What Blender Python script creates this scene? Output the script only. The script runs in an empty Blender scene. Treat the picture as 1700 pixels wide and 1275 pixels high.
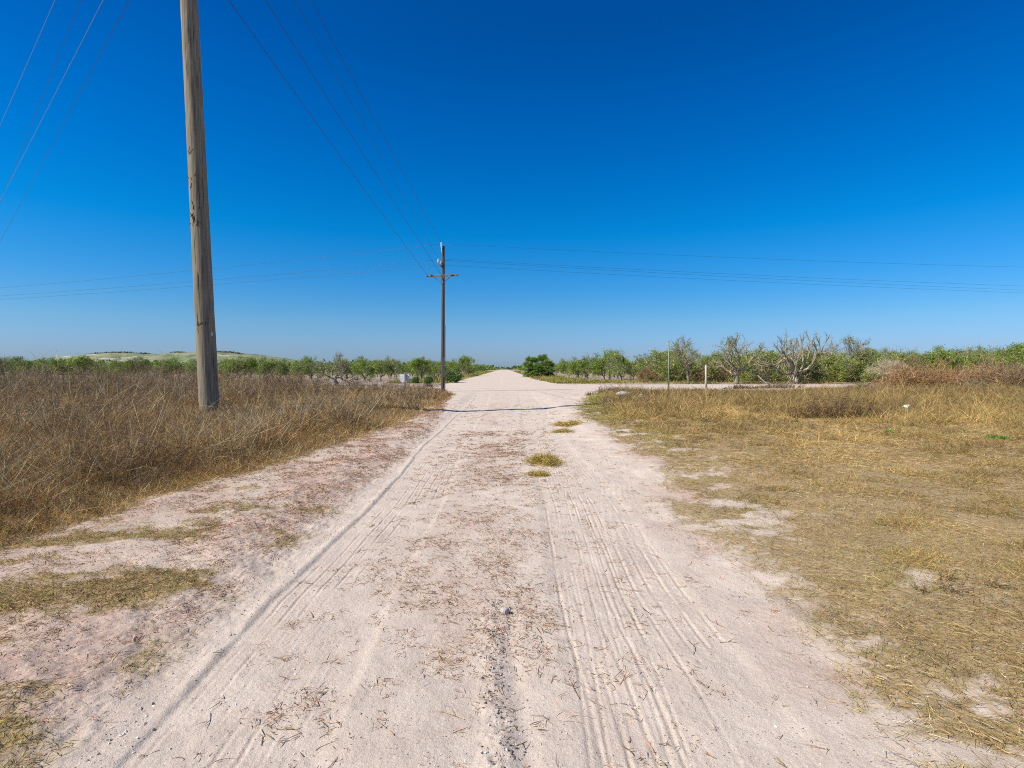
import bpy, math, random
import numpy as np
from mathutils import Matrix, Vector

rng = np.random.default_rng(7)
random.seed(7)
SC = bpy.context.scene
COL = SC.collection

# ------------------------------------------------------------------ camera
F, HC = 900.0, 1.6
YAW, PITCH = math.atan(12 / F), math.atan(25.5 / F)
cam_d = bpy.data.cameras.new("camera")
cam_d.sensor_width = 36
cam_d.lens = 36 * F / 1700
cam_d.clip_start = 0.05
cam_d.clip_end = 9000
cam = bpy.data.objects.new("camera", cam_d)
COL.objects.link(cam)
cam.location = (0, 0, HC)
cam.rotation_euler = (math.pi / 2 - PITCH, 0, -YAW)
SC.camera = cam
_R = cam.rotation_euler.to_matrix()


def ray(px, py):
    return _R @ Vector(((px - 850) / F, -(py - 637.5) / F, -1.0))


def G(px, py):
    d = ray(px, py)
    t = -HC / d.z
    return Vector((d.x * t, d.y * t, 0))


def D(px, py, Y):
    d = ray(px, py)
    t = Y / d.y
    return Vector((d.x * t, Y, HC + d.z * t))


# ------------------------------------------------------------------ tagging
def tag(o, label=None, cat=None, group=None, kind=None):
    if label: o["label"] = label
    if cat: o["category"] = cat
    if group: o["group"] = group
    if kind: o["kind"] = kind
    return o


def empty(name, loc, label, cat, group=None, rz=0.0):
    o = bpy.data.objects.new(name, None)
    COL.objects.link(o)
    o.location = loc
    o.rotation_euler = (0, 0, rz)
    o.empty_display_size = 0.2
    return tag(o, label, cat, group)


# ------------------------------------------------------------------ numpy mesh tools
class Acc:
    def __init__(s):
        s.v, s.f, s.c, s.n = [], [], [], 0

    def add(s, v, f, c):
        v = np.asarray(v, np.float32).reshape(-1, 3)
        c = np.asarray(c, np.float32)
        if c.ndim == 1: c = np.repeat(c[None], len(v), 0)
        s.v.append(v); s.f.append(np.asarray(f, np.int64).reshape(-1, 3) + s.n); s.c.append(c)
        s.n += len(v)

    def build(s, name, mat, parent=None, smooth=False, attr="Col"):
        v = np.concatenate(s.v); f = np.concatenate(s.f); c = np.concatenate(s.c)
        me = bpy.data.meshes.new(name)
        me.vertices.add(len(v)); me.vertices.foreach_set("co", v.ravel())
        me.loops.add(f.size); me.loops.foreach_set("vertex_index", f.ravel().astype(np.int32))
        me.polygons.add(len(f))
        me.polygons.foreach_set("loop_start", np.arange(0, f.size, 3, dtype=np.int32))
        me.polygons.foreach_set("use_smooth", np.full(len(f), smooth, dtype=bool))
        me.update(calc_edges=True)
        a = me.attributes.new(attr, "FLOAT_COLOR", "POINT")
        a.data.foreach_set("color", np.concatenate([c, np.ones((len(c), 1), np.float32)], 1).ravel().astype(np.float32))
        me.materials.append(mat)
        o = bpy.data.objects.new(name, me)
        COL.objects.link(o)
        if parent: o.parent = parent
        return o

    def strips(s, P, Dr, L, W, C, col, K=2, side=None, taper=1.0, diamond=False):
        """N curved flat ribbons: p(t) = P + L (Dr t + C t^2), tapering to a tip."""
        N = len(P)
        if N == 0: return
        P = np.asarray(P, float); Dr = np.asarray(Dr, float); C = np.asarray(C, float)
        L = np.broadcast_to(L, (N,)).astype(float); W = np.broadcast_to(W, (N,)).astype(float)
        if side is None:
            r = rng.normal(size=(N, 3))
            side = np.cross(Dr, r)
        side = side / (np.linalg.norm(side, axis=1, keepdims=True) + 1e-9)
        t = np.linspace(0, 1, K + 1)
        pts = P[:, None] + L[:, None, None] * (Dr[:, None] * t[None, :, None] + C[:, None] * (t ** 2)[None, :, None])
        if diamond:
            w = np.sin(np.pi * (t * 0.92 + 0.04)) * 0.5
        else:
            w = 0.5 * (1 - t ** 1.6 * taper)
        off = side[:, None] * (W[:, None] * w[None])[:, :, None]
        a = (pts - off)[:, :K]; b = (pts + off)[:, :K]
        vv = np.empty((N, 2 * K + 1, 3))
        vv[:, 0:2 * K:2] = a; vv[:, 1:2 * K:2] = b; vv[:, 2 * K] = pts[:, K]
        tr = []
        for k in range(K - 1):
            tr += [(2 * k, 2 * k + 1, 2 * k + 3), (2 * k, 2 * k + 3, 2 * k + 2)]
        tr.append((2 * K - 2, 2 * K - 1, 2 * K))
        tr = np.array(tr)
        ff = (np.arange(N) * (2 * K + 1))[:, None, None] + tr[None]
        cc = np.repeat(np.asarray(col, float)[:, None], 2 * K + 1, 1)
        s.add(vv, ff, cc.reshape(-1, 3))

    def tubes(s, P0, P1, R0, R1, col, n=5):
        P0 = np.asarray(P0, float); P1 = np.asarray(P1, float)
        N = len(P0)
        R0 = np.broadcast_to(R0, (N,)); R1 = np.broadcast_to(R1, (N,))
        d = P1 - P0
        d /= np.linalg.norm(d, axis=1, keepdims=True) + 1e-9
        ref = np.where(np.abs(d[:, 2:3]) > 0.9, np.array([[1., 0, 0]]), np.array([[0, 0, 1.]]))
        u = np.cross(d, ref); u /= np.linalg.norm(u, axis=1, keepdims=True)
        w = np.cross(d, u)
        a = np.arange(n) / n * 2 * np.pi
        ring = u[:, None] * np.cos(a)[None, :, None] + w[:, None] * np.sin(a)[None, :, None]
        v0 = P0[:, None] + ring * R0[:, None, None]
        v1 = P1[:, None] + ring * R1[:, None, None]
        vv = np.concatenate([v0, v1], 1)
        tr = []
        for k in range(n):
            j = (k + 1) % n
            tr += [(k, j, n + j), (k, n + j, n + k)]
        ff = (np.arange(N) * 2 * n)[:, None, None] + np.array(tr)[None]
        col = np.asarray(col, float)
        cc = np.repeat(col[None], N * 2 * n, 0) if col.ndim == 1 else np.repeat(col[:, None], 2 * n, 1).reshape(-1, 3)
        s.add(vv, ff, cc)

    def path(s, pts, radii, col, n=12, cap=True, wob=0.0):
        """one continuous tube through points"""
        pts = np.asarray(pts, float); M = len(pts)
        radii = np.broadcast_to(radii, (M,))
        tan = np.gradient(pts, axis=0); tan /= np.linalg.norm(tan, axis=1, keepdims=True)
        ref = np.array([1., 0, 0]) if abs(tan[0, 2]) > 0.8 else np.array([0, 0, 1.])
        u = np.cross(tan, ref); u /= np.linalg.norm(u, axis=1, keepdims=True)
        w = np.cross(tan, u)
        a = np.arange(n) / n * 2 * np.pi
        rr = radii[:, None] * (1 + wob * rng.normal(size=(M, n)))
        v = pts[:, None] + (u[:, None] * np.cos(a)[None, :, None] + w[:, None] * np.sin(a)[None, :, None]) * rr[:, :, None]
        f = []
        for i in range(M - 1):
            for k in range(n):
                j = (k + 1) % n
                f += [(i * n + k, i * n + j, (i + 1) * n + j), (i * n + k, (i + 1) * n + j, (i + 1) * n + k)]
        v = v.reshape(-1, 3)
        if cap:
            v = np.concatenate([v, pts[:1], pts[-1:]])
            for k in range(n):
                j = (k + 1) % n
                f += [(j, k, M * n), ((M - 1) * n + k, (M - 1) * n + j, M * n + 1)]
        s.add(v, f, col)

    def box(s, c, size, col, rot=None):
        h = np.array(size) / 2
        v = np.array([(x, y, z) for x in (-1, 1) for y in (-1, 1) for z in (-1, 1)], float) * h
        if rot is not None: v = v @ np.array(rot.to_3x3()).T
        v = v + np.array(c)
        q = [(0, 1, 3, 2), (4, 6, 7, 5), (0, 4, 5, 1), (2, 3, 7, 6), (0, 2, 6, 4), (1, 5, 7, 3)]
        f = []
        for a, b, c_, d in q: f += [(a, b, c_), (a, c_, d)]
        s.add(v, f, col)


def bevel(o, w):
    m = o.modifiers.new("bevel", "BEVEL"); m.width = w; m.segments = 2
    return o


# ------------------------------------------------------------------ noise
def _h(ix, iy, seed):
    n = (ix * 374761393 + iy * 668265263 + seed * 982451653) & 0xFFFFFFFF
    n = ((n ^ (n >> 13)) * 1274126177) & 0xFFFFFFFF
    n = n ^ (n >> 16)
    return (n & 0xFFFF) / 65535.0


def vn(x, y, seed=0):
    x = np.asarray(x, float); y = np.asarray(y, float)
    ix = np.floor(x).astype(np.int64); iy = np.floor(y).astype(np.int64)
    fx = x - ix; fy = y - iy
    fx = fx * fx * (3 - 2 * fx); fy = fy * fy * (3 - 2 * fy)
    a = _h(ix, iy, seed); b = _h(ix + 1, iy, seed); c = _h(ix, iy + 1, seed); d = _h(ix + 1, iy + 1, seed)
    return (a * (1 - fx) + b * fx) * (1 - fy) + (c * (1 - fx) + d * fx) * fy


def fbm(x, y, seed=0, o=4):
    r, a, t = 0, 1, 0
    for k in range(o):
        r = r + a * vn(x * 2 ** k, y * 2 ** k, seed + 17 * k); t += a; a *= 0.5
    return r / t


def ss(a, b, x):
    t = np.clip((x - a) / (b - a), 0, 1)
    return t * t * (3 - 2 * t)


# ------------------------------------------------------------------ layout of the ground
def edgeL(y):   # left edge of the driven road (outside edge of the left rut)
    e = np.interp(y, [0, 3, 6, 13, 18, 26, 33, 40, 50, 60, 80, 150, 400, 3000],
                  [-1.72, -1.70, -1.68, -1.6, -1.9, -2.5, -2.9, -4.2, -6.0, -6.2, -6.0, -6.0, -6.5, -7])
    return e + (fbm(y * 2.2, y * 0 + 3.3, 5) - 0.5) * 0.25


def edgeR(y):
    e = np.interp(y, [0, 2.5, 4, 5.2, 6.5, 8, 13, 18.5, 25, 33, 38, 41, 54, 58, 80, 150, 400, 3000],
                  [1.78, 1.76, 1.80, 1.75, 2.0, 2.35, 2.4, 2.5, 3.6, 5.6, 9, 12, 7.0, 5.6, 4.3, 4.8, 5, 5.5])
    return e + (fbm(y * 1.6, y * 0 + 9.1, 6) - 0.5) * 0.45


def grassL(y):  # where the tall left grass begins
    e = np.interp(y, [0, 2, 4.6, 6, 8, 11.7, 17.3, 26, 33, 38, 42], [-5.4, -5.0, -4.3, -4.0, -3.65, -3.1, -2.7, -2.75, -2.95, -3.9, -6])
    return e + (fbm(y * 1.4, y * 0 + 1.7, 8) - 0.5) * 0.5


def road_mask(x, y):
    n = (fbm(x * 0.5, y * 0.5, 31) - 0.5) * 1.6
    a = (x > edgeL(y)) & (x < edgeR(y))
    b = (y + n > 39.5) & (y + n < 54.5) & (x >= 0) & (x < 400)
    c = (y + n * 0.5 > 41.5) & (y + n * 0.5 < 47) & (x < 0) & (x > -400)
    return a | b | c


def H(x, y):
    x = np.asarray(x, float); y = np.asarray(y, float)
    z = (fbm(x * 0.25, y * 0.25, 1) - 0.5) * 0.10
    near = 1 - ss(26, 45, y)
    on = ss(-2.2, -1.6, x) * (1 - ss(1.3, 2.2, x))
    # shoulders stand a little above the driven strip
    z = z * (1 - 0.6 * on * near) + near * (0.07 * ss(1.7, 2.4, -x) + 0.07 * ss(1.5, 2.6, x))
    z = z + near * 0.03 * (fbm(x * 2.3, y * 2.3, 2) - 0.5) * (1 + 1.5 * (1 - on))
    z = z + near * 0.012 * (fbm(x * 9, y * 9, 3) - 0.5) * (0.6 + 2.2 * ss(1.65, 1.9, -x))
    # wheel strips: shallow troughs with crumbly rims
    wob = 0.05 * np.sin(y * 0.35) + 0.03 * np.sin(y * 0.9 + 1) + 0.05 * (fbm(x * 0, y * .8, 19) - .5)
    xl = x + 1.20 - wob
    tl = (1 - ss(0.36, 0.43, np.abs(xl)))
    far = 1 - ss(9, 20, y)
    z = z - near * 0.010 * tl
    z = z + near * 0.009 * np.exp(-((xl + 0.45) / 0.035) ** 2) * ss(.3, .6, fbm(x * 3 + 2, y * 2.2, 12)) * (.35 + .65 * far)
    z = z - near * 0.006 * np.exp(-((xl + 0.40) / 0.020) ** 2) * (.3 + .7 * far)
    xr = x - 0.80 - wob - 0.016 * (y - 3)
    tr_ = (1 - ss(0.42, 0.55, np.abs(xr)))
    z = z - near * 0.010 * tr_
    g = 1 - ss(6, 15, y)
    for xx, T, per, ph, am, sd in ((xl, tl, 0.098, 0.0, 0.0060, 14), (xr, tr_, 0.112, 0.4, 0.0055, 15), (x - .62 - .055 * (y - 3), (1 - ss(.2, .3, np.abs(x - .62 - .055 * (y - 3)))), .083, .2, .0040, 16)):
        pw = fbm(xx * 5 + sd, y * 0.5, sd)
        patch = ss(0.38, 0.62, pw) * (.25 + .75 * ss(.34, .52, fbm(xx * 3 + sd, y * 2.4, sd + 40)))
        cc = (xx + .012 * (fbm(x * 0 + sd, y * 1.4, sd + 3) - .5)) / per + ph
        gr = np.abs(np.mod(cc, 1) - 0.5) * 2            # thin grooves with small lips
        z = z - g * am * T * np.exp(-(gr / 0.17) ** 2) * patch * (.5 + fbm(x * 12, y * 5, sd + 5)) + g * am * 0.45 * T * np.exp(-((gr - 0.36) / 0.14) ** 2) * patch
    # a second set of tracks curving across to the right verge
    xc = x - (1.05 + 0.9 * ss(3.5, 11, y))
    tc = (1 - ss(0.2, 0.3, np.abs(xc))) * ss(3.0, 4.2, y) * (1 - ss(10, 14, y))
    z = z - tc * 0.004 * (0.5 + 0.5 * np.sin(xc / 0.075 * 6.283)) * (0.5 + 0.5 * np.sin((y + xc) / 0.11 * 6.283)) * ss(.3, .6, fbm(x * 2, y, 20))
    # trampled crumbly shoulder
    cr_ = near * ss(1.62, 1.85, -x) * (1 - ss(18, 30, y))
    z = z + cr_ * (0.015 * (fbm(x * 14, y * 14, 23, 3) - .5) + .012 * (fbm(x * 34, y * 34, 24, 2) - .5))
    z = z + near * (1 - cr_) * .0035 * (fbm(x * 30, y * 30, 25, 2) - .5)
    # scuffed ridge down the middle
    xm = x + 0.05 - 0.05 * np.sin(y * 1.3)
    rid = np.exp(-(xm / 0.07) ** 2) * ss(1.6, 2.2, y) * (1 - ss(3.2, 3.9, y))
    z = z + rid * (0.004 + 0.035 * (fbm(x * 22, y * 22, 21) - 0.3))
    z = z - 0.008 * np.exp(-((xm - 0.13) / 0.05) ** 2) * ss(1.6, 2.2, y) * (1 - ss(3.1, 3.7, y))
    # left field sits a hand above the shoulder, right verge likewise
    z = z + 0.10 * ss(0.0, 1.2, grassL(y) - x) * near + 0.05 * ss(0.3, 2.0, x - edgeR(y)) * near
    # spoil beside the cross road at the right
    z = z + 0.20 * np.exp(-(((x - 5.3) / 1.3) ** 2 + ((y - 28.0) / 1.4) ** 2)) + 0.18 * np.exp(-(((x - 7.6) / 1.5) ** 2 + ((y - 29.5) / 1.3) ** 2))
    return z


def red_mask(x, y):     # pinkish shoulder with dead stems
    m = ss(0.05, 0.5, edgeL(y) - x) * (1 - ss(-0.2, 0.5, grassL(y) - x)) * (0.35 + 0.65 * ss(0.35, 0.6, fbm(x * 0.9, y * 0.7, 41)))
    m2 = 0.9 * ss(-0.5, 0.1, x - edgeR(y)) * (1 - ss(0.7, 1.6, x - edgeR(y))) * ss(0.45, 0.62, fbm(x * 1.3, y * 1.0, 42))
    mid = (0.45 * np.exp(-((x + 0.35) / 0.42) ** 2) * ss(0.36, 0.62, fbm(x * 1.5, y * 0.9, 43)))
    return np.clip(np.maximum(np.maximum(m, m2), mid) * (1 - ss(30, 40, y)), 0, 1)


def cover_right(x, y):  # short mown grass, with bare sand patches near the road
    n1, n2, n3 = fbm(x * 1.3 + 7, y * 1.2, 51), fbm(x * 5 + 7, y * 5, 53), fbm(x * 17, y * 17, 54, 2)
    d = x - edgeR(y) + (n1 - .5) * .8 + (n2 - .5) * .55 + (n3 - .5) * .4
    b = .55 * fbm(x * 1.7 + 1, y * 2.4, 52) + .28 * n2 + .17 * n3
    bare = ss(.52, .62, b) * (1 - ss(.9, 1.8, d))
    c = ss(-.25, .30, d) * (1 - .88 * bare)
    return c * (1 - ss(38, 40.5, y) * (1 - ss(20, 26, x)))


def cover_left(x, y):   # tall dry growth
    return ss(-0.05, 0.35, grassL(y) - x) * (1 - ss(39.5, 41.5, y))


def cover_low(x, y):    # patches of low green and straw turf on the near left shoulder
    n = .6 * fbm(x * 1.2, y * 2.0, 61) + .25 * fbm(x * 5, y * 6, 62) + .15 * fbm(x * 16, y * 16, 63, 2)
    n = .5 + (n - .5) * 1.9
    near = ss(2.0, 3.2, -x) * (1 - ss(4.0, 5.0, y))
    base = .60 - .07 * near - .03 * ss(3.2, 4.2, -x) * (1 - ss(3.2, 4.2, y)) + .12 * ss(5.0, 7.5, y)
    for px_, py_, rx, ry, am in ((60, 1012, .75, .28, .14), (175, 995, .55, .25, .13), (255, 938, .70, .16, .13), (120, 1075, .5, .2, .10), (70, 1140, .55, .2, .14),
                               (30, 1195, .6, .25, .15), (285, 1112, .25, .1, .10), (245, 1010, .18, .12, .12), (350, 1070, .22, .06, .08), (180, 1230, .5, .15, .12)):
        g_ = G(px_, py_)
        base = base - 1.35 * am * np.exp(-((x - g_.x) / rx) ** 2 - ((y - g_.y) / ry) ** 2)
    return ss(base - .10, base + 0.20, n) * ss(1.65, 2.2, -x) * (1 - ss(-0.1, 0.5, grassL(y) - x)) * (1 - ss(6, 9, y))


# ------------------------------------------------------------------ materials
def nodes(m):
    m.use_nodes = True
    nt = m.node_tree
    nt.nodes.clear()
    return nt, nt.nodes.new, nt.links.new


def mat_attr(name, rough=0.75, spec=0.2, transl=0.0, noise=None):
    m = bpy.data.materials.new(name)
    nt, N, Lk = nodes(m)
    out = N("ShaderNodeOutputMaterial"); b = N("ShaderNodeBsdfPrincipled"); a = N("ShaderNodeAttribute")
    a.attribute_name = "Col"
    b.inputs["Roughness"].default_value = rough
    b.inputs["Specular IOR Level"].default_value = spec
    col = a.outputs["Color"]
    if noise:
        tc = N("ShaderNodeTexCoord"); n = N("ShaderNodeTexNoise"); mp = N("ShaderNodeMapping")
        mp.inputs["Scale"].default_value = noise[1]
        Lk(tc.outputs["Object"], mp.inputs["Vector"]); Lk(mp.outputs[0], n.inputs["Vector"])
        n.inputs["Scale"].default_value = 1.0; n.inputs["Detail"].default_value = 6
        r = N("ShaderNodeMapRange"); r.inputs[1].default_value = 0.3; r.inputs[2].default_value = 0.7
        r.inputs[3].default_value = 1 - noise[0]; r.inputs[4].default_value = 1 + noise[0]
        Lk(n.outputs["Fac"], r.inputs[0])
        mx = N("ShaderNodeMix"); mx.data_type = "RGBA"; mx.blend_type = "MULTIPLY"; mx.inputs[0].default_value = 1
        Lk(col, mx.inputs[6]); Lk(r.outputs[0], mx.inputs[7]); col = mx.outputs[2]
        bp = N("ShaderNodeBump"); bp.inputs["Strength"].default_value = noise[2]; bp.inputs["Distance"].default_value = noise[3]
        Lk(n.outputs["Fac"], bp.inputs["Height"]); Lk(bp.outputs[0], b.inputs["Normal"])
    Lk(col, b.inputs["Base Color"])
    if transl:
        t = N("ShaderNodeBsdfTranslucent"); Lk(col, t.inputs["Color"])
        x = N("ShaderNodeMixShader"); x.inputs[0].default_value = transl
        Lk(b.outputs[0], x.inputs[1]); Lk(t.outputs[0], x.inputs[2]); Lk(x.outputs[0], out.inputs[0])
    else:
        Lk(b.outputs[0], out.inputs[0])
    return m


def mat_earth(name):
    m = bpy.data.materials.new(name)
    nt, N, Lk = nodes(m)
    out = N("ShaderNodeOutputMaterial"); b = N("ShaderNodeBsdfPrincipled")
    b.inputs["Roughness"].default_value = 0.95; b.inputs["Specular IOR Level"].default_value = 0.1
    a = N("ShaderNodeAttribute"); a.attribute_name = "Col"
    sep = N("ShaderNodeSeparateColor"); Lk(a.outputs["Color"], sep.inputs[0])
    tc = N("ShaderNodeTexCoord")

    def noise(scale, detail=5, rough=0.6):
        n = N("ShaderNodeTexNoise"); n.inputs["Scale"].default_value = scale
        n.inputs["Detail"].default_value = detail; n.inputs["Roughness"].default_value = rough
        Lk(tc.outputs["Object"], n.inputs["Vector"]); return n.outputs["Fac"]

    def ramp(fac, lo, hi, c0, c1):
        r = N("ShaderNodeValToRGB"); e = r.color_ramp.elements
        e[0].position = lo; e[1].position = hi; e[0].color = (*c0, 1); e[1].color = (*c1, 1)
        Lk(fac, r.inputs[0]); return r.outputs[0]

    def mix(f, x, y, mode="MIX"):
        k = N("ShaderNodeMix"); k.data_type = "RGBA"; k.blend_type = mode
        if isinstance(f, float): k.inputs[0].default_value = f
        else: Lk(f, k.inputs[0])
        Lk(x, k.inputs[6]); Lk(y, k.inputs[7]); return k.outputs[2]

    def math_(op, x, y, clamp=True):
        k = N("ShaderNodeMath"); k.operation = op; k.use_clamp = clamp
        for i, q in enumerate((x, y)):
            if isinstance(q, (int, float)): k.inputs[i].default_value = q
            else: Lk(q, k.inputs[i])
        return k.outputs[0]

    n_big, n_mid, n_fine, n_grain = noise(0.45), noise(3.2), noise(38, 6, .7), noise(210, 3, .7)
    sand = ramp(n_big, .35, .68, (.59, .49, .425), (.68, .58, .505))
    sand = mix(.55, sand, ramp(n_mid, .32, .7, (.52, .425, .36), (.70, .60, .525)))
    red = ramp(n_fine, .35, .66, (.40, .27, .215), (.62, .48, .41))
    thatch = ramp(n_fine, .3, .68, (.16, .105, .045), (.46, .33, .14))
    soil = ramp(n_mid, .3, .7, (.20, .155, .140), (.36, .29, .26))
    sep_r = math_("MULTIPLY", sep.outputs[0], ramp(n_mid, .25, .6, (.45,) * 3, (1, 1, 1)))
    c = mix(sep_r, sand, red)
    c = mix(sep.outputs[2], c, soil)
    c = mix(sep.outputs[1], c, thatch)
    c = mix(.5, c, mix(1.0, c, ramp(n_grain, .3, .7, (.40,) * 3, (1.35,) * 3), "MULTIPLY"))
    # scattered coarse grains: pale shell and dark crumbs
    vo = N("ShaderNodeTexVoronoi"); vo.inputs["Scale"].default_value = 75; Lk(tc.outputs["Object"], vo.inputs["Vector"])
    hs = N("ShaderNodeSeparateColor"); Lk(vo.outputs["Color"], hs.inputs[0])
    dot = math_("MULTIPLY", math_("LESS_THAN", vo.outputs["Distance"], .30), math_("GREATER_THAN", hs.outputs[0], .86))
    grain = ramp(hs.outputs[1], .3, .75, (.20, .15, .13), (.74, .69, .64))
    c = mix(dot, c, grain)
    Lk(c, b.inputs["Base Color"])
    hgt = math_("ADD", math_("ADD", math_("MULTIPLY", n_fine, .6), math_("MULTIPLY", n_grain, .22), False), math_("MULTIPLY", dot, .25), False)
    bp = N("ShaderNodeBump"); bp.inputs["Strength"].default_value = 0.7; bp.inputs["Distance"].default_value = 0.025
    Lk(hgt, bp.inputs["Height"]); Lk(bp.outputs[0], b.inputs["Normal"])
    Lk(b.outputs[0], out.inputs[0])
    return m


M_EARTH = mat_earth("sandy_earth")
M_ROAD = mat_earth("road_sand")
M_GRASS = mat_attr("dry_grass_blades", .7, .15, .15)
M_LEAF = mat_attr("green_leaves", .5, .35, .25)
M_BARK = mat_attr("bark", .9, .1, 0, (.45, (9, 9, 3), .6, .02))
M_WOOD = mat_attr("weathered_pole_wood", .85, .15, 0, (.38, (26, 26, .9), .8, .02))
M_PLAIN = mat_attr("painted_and_metal", .5, .4, 0, (.10, (6, 6, 6), .15, .01))
M_WIRE = mat_attr("black_cable", .45, .5)
M_CER = mat_attr("glazed_ceramic", .2, .6)
M_HILL = mat_attr("hill_scrub", .95, .05, 0, (.30, (.03, .03, .05), .3, 2.0))
M_STONE = mat_attr("pale_stone", .9, .15, 0, (.2, (14, 14, 14), .5, .01))

# ------------------------------------------------------------------ ground + road (one grid, split where the road is)
def axis_x():
    xs = list(np.arange(-2.3, 2.3, 0.0085))
    a, s = 2.3, 0.0085
    pos = []
    while a < 4000:
        s = min(s * 1.045, max(.05, a * .07)) if a < 12 else a * .06
        pos.append(a); a += s
    return np.array(sorted([-p for p in pos]) + xs + pos)


def axis_y():
    ys = [-60, -30, -15, -8, -4, -2, -1, 0, .6, 1.1]
    y = 1.5
    while y < 60:
        ys.append(y); y += max(0.011, .0055 * y)
    while y < 4500:
        ys.append(y); y += .045 * y
    return np.array(ys, float)


xs, ys = axis_x(), axis_y()
XX, YY = np.meshgrid(xs, ys)
ZZ = np.where(YY < 1.3, 0, H(XX, YY))
nx, ny = len(xs), len(ys)
rm = red_mask(XX, YY)
cr, cl, clow = cover_right(XX, YY), cover_left(XX, YY), cover_low(XX, YY)
inroad_v = road_mask(XX, YY)
# orchard soil beyond the cross road
orch = ss(46, 50, YY) * (~inroad_v) * (0.55 + 0.45 * fbm(XX * .15, YY * .15, 71))
orch = np.where((YY > 40) & (XX < -3) & ~inroad_v, np.maximum(orch, .75), orch)
that = np.clip(np.maximum(np.maximum(cr * .80, cl), clow * .85), 0, 1)
strip = ss(53, 56, YY) * (1 - ss(68, 75, YY)) * (XX > 2) * ss(.4, .6, fbm(XX * .2, YY * .2, 72)) * ~inroad_v
that = np.clip(np.maximum(that, strip * .8), 0, 1) * (~inroad_v)
that = np.where((YY > 80) & ~inroad_v, np.maximum(that, .6 * ss(.35, .6, fbm(XX * .1, YY * .1, 73))), that)
mask = np.stack([rm, that, orch * (1 - that)], -1)
idx = np.arange(nx * ny).reshape(ny, nx)
q = np.stack([idx[:-1, :-1], idx[:-1, 1:], idx[1:, 1:], idx[1:, :-1]], -1).reshape(-1, 4)
cxm = (XX[:-1, :-1] + XX[1:, 1:]).ravel() / 2
cym = (YY[:-1, :-1] + YY[1:, 1:]).ravel() / 2
isroad = road_mask(cxm, cym) & (cym > -70)
V = np.stack([XX, YY, ZZ], -1).reshape(-1, 3)
Cm = mask.reshape(-1, 3)


def sheet(name, quads, mat):
    u, inv = np.unique(quads, return_inverse=True)
    inv = inv.reshape(quads.shape)
    a = Acc()
    a.add(V[u], np.concatenate([inv[:, [0, 1, 2]], inv[:, [0, 2, 3]]]), Cm[u])
    o = a.build(name, mat, smooth=True)
    return tag(o, kind="structure")


tag(sheet("ground", q[~isroad], M_EARTH), "sandy field soil with thatch and bare patches", "ground", kind="structure")
tag(sheet("dirt_road", q[isroad], M_ROAD), "pale pinkish sand road with tyre tracks and a cross road", "road", kind="structure")


# ------------------------------------------------------------------ scatter helpers
def scatter(n, y0, y1, power, xfun):
    """points whose density falls with distance along the road (real positions on the field)"""
    u = rng.random(n)
    k = 2 - power
    y = (y0 ** k + u * (y1 ** k - y0 ** k)) ** (1 / k) if abs(k) > 1e-3 else y0 * (y1 / y0) ** u
    lo, hi = xfun(y)
    x = lo + rng.random(n) * (hi - lo)
    return x, y


def dirs(n, zlo, zhi):
    a = rng.random(n) * 2 * np.pi
    z = zlo + rng.random(n) * (zhi - zlo)
    r = np.sqrt(np.clip(1 - z * z, 0, 1))
    return np.stack([r * np.cos(a), r * np.sin(a), z], -1)


def palette(n, cols, w=None, jit=.18):
    cols = np.array(cols)
    i = rng.choice(len(cols), n, p=w)
    return np.clip(cols[i] * (1 + jit * rng.normal(size=(n, 1))), .01, 1)


STRAW = [(.66, .46, .19), (.52, .345, .135), (.42, .265, .10), (.30, .185, .075), (.28, .225, .08)]
BROWN = [(.30, .18, .075), (.22, .135, .06), (.36, .25, .11), (.17, .115, .06), (.48, .37, .20), (.27, .15, .05)]
GREYB = [(.23, .165, .10), (.17, .12, .075), (.29, .21, .13), (.38, .29, .185)]
GREEN = [(.23, .26, .05), (.30, .30, .07), (.40, .34, .10), (.17, .22, .04)]

# --- mown dry grass on the right
A = Acc()
n = 760000
x, y = scatter(n, 1.9, 41, 1.45, lambda y: (edgeR(y) - .4, 1.12 * y + 3))
keep = rng.random(n) < cover_right(x, y) * (0.55 + .45 * ss(.3, .6, fbm(x * 1.7, y * 1.7, 81)))
x, y = x[keep], y[keep]; n = len(x)
d = x - edgeR(y)
tall = .032 + .035 * fbm(x * 1.3, y * 1.3, 82) + .20 * ss(9, 24, y) * (.4 + 1.2 * fbm(x * .5, y * .8, 89)) + .10 * ss(.55, .75, fbm(x * .35, y * .35, 83)) * ss(6, 12, y)
tall *= .55 + .45 * ss(.2, 1.4, d)
tall *= .55 + 1.5 * ss(.45, .7, fbm(x * 2.4, y * 2.4, 79)) * (.4 + .6 * ss(.4, 1.5, d))
tall *= 1 - .65 * ss(27, 35, y) * (1 - ss(20, 25, x))
hgt = tall * (.6 + .8 * rng.random(n))
grn = (1 - ss(.3, 1.5, d + (fbm(x * .8, y * .8, 85) - .5) * 1.6)) * .95 + .16 + .22 * (1 - ss(3.5, 7, y))
brn = ss(.48, .66, fbm(x * .22, y * .3, 84)) * .6 + .75 * ss(15, 24, y) * ss(.3, .6, fbm(x * .3, y * .5, 86))
c = palette(n, STRAW)
g = rng.random(n) < grn * .72
c[g] = palette(int(g.sum()), GREEN)
k = (~g) & (rng.random(n) < brn)
c[k] = palette(int(k.sum()), BROWN)
c *= (.45 + 1.1 * fbm(x * 1.2, y * 1.2, 87)[:, None]) * (.6 + .8 * fbm(x * .3 + 4, y * .5, 88)[:, None])
Dr = dirs(n, .1, .95)
Cv = rng.normal(size=(n, 3)) * .35; Cv[:, 2] -= .18
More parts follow.
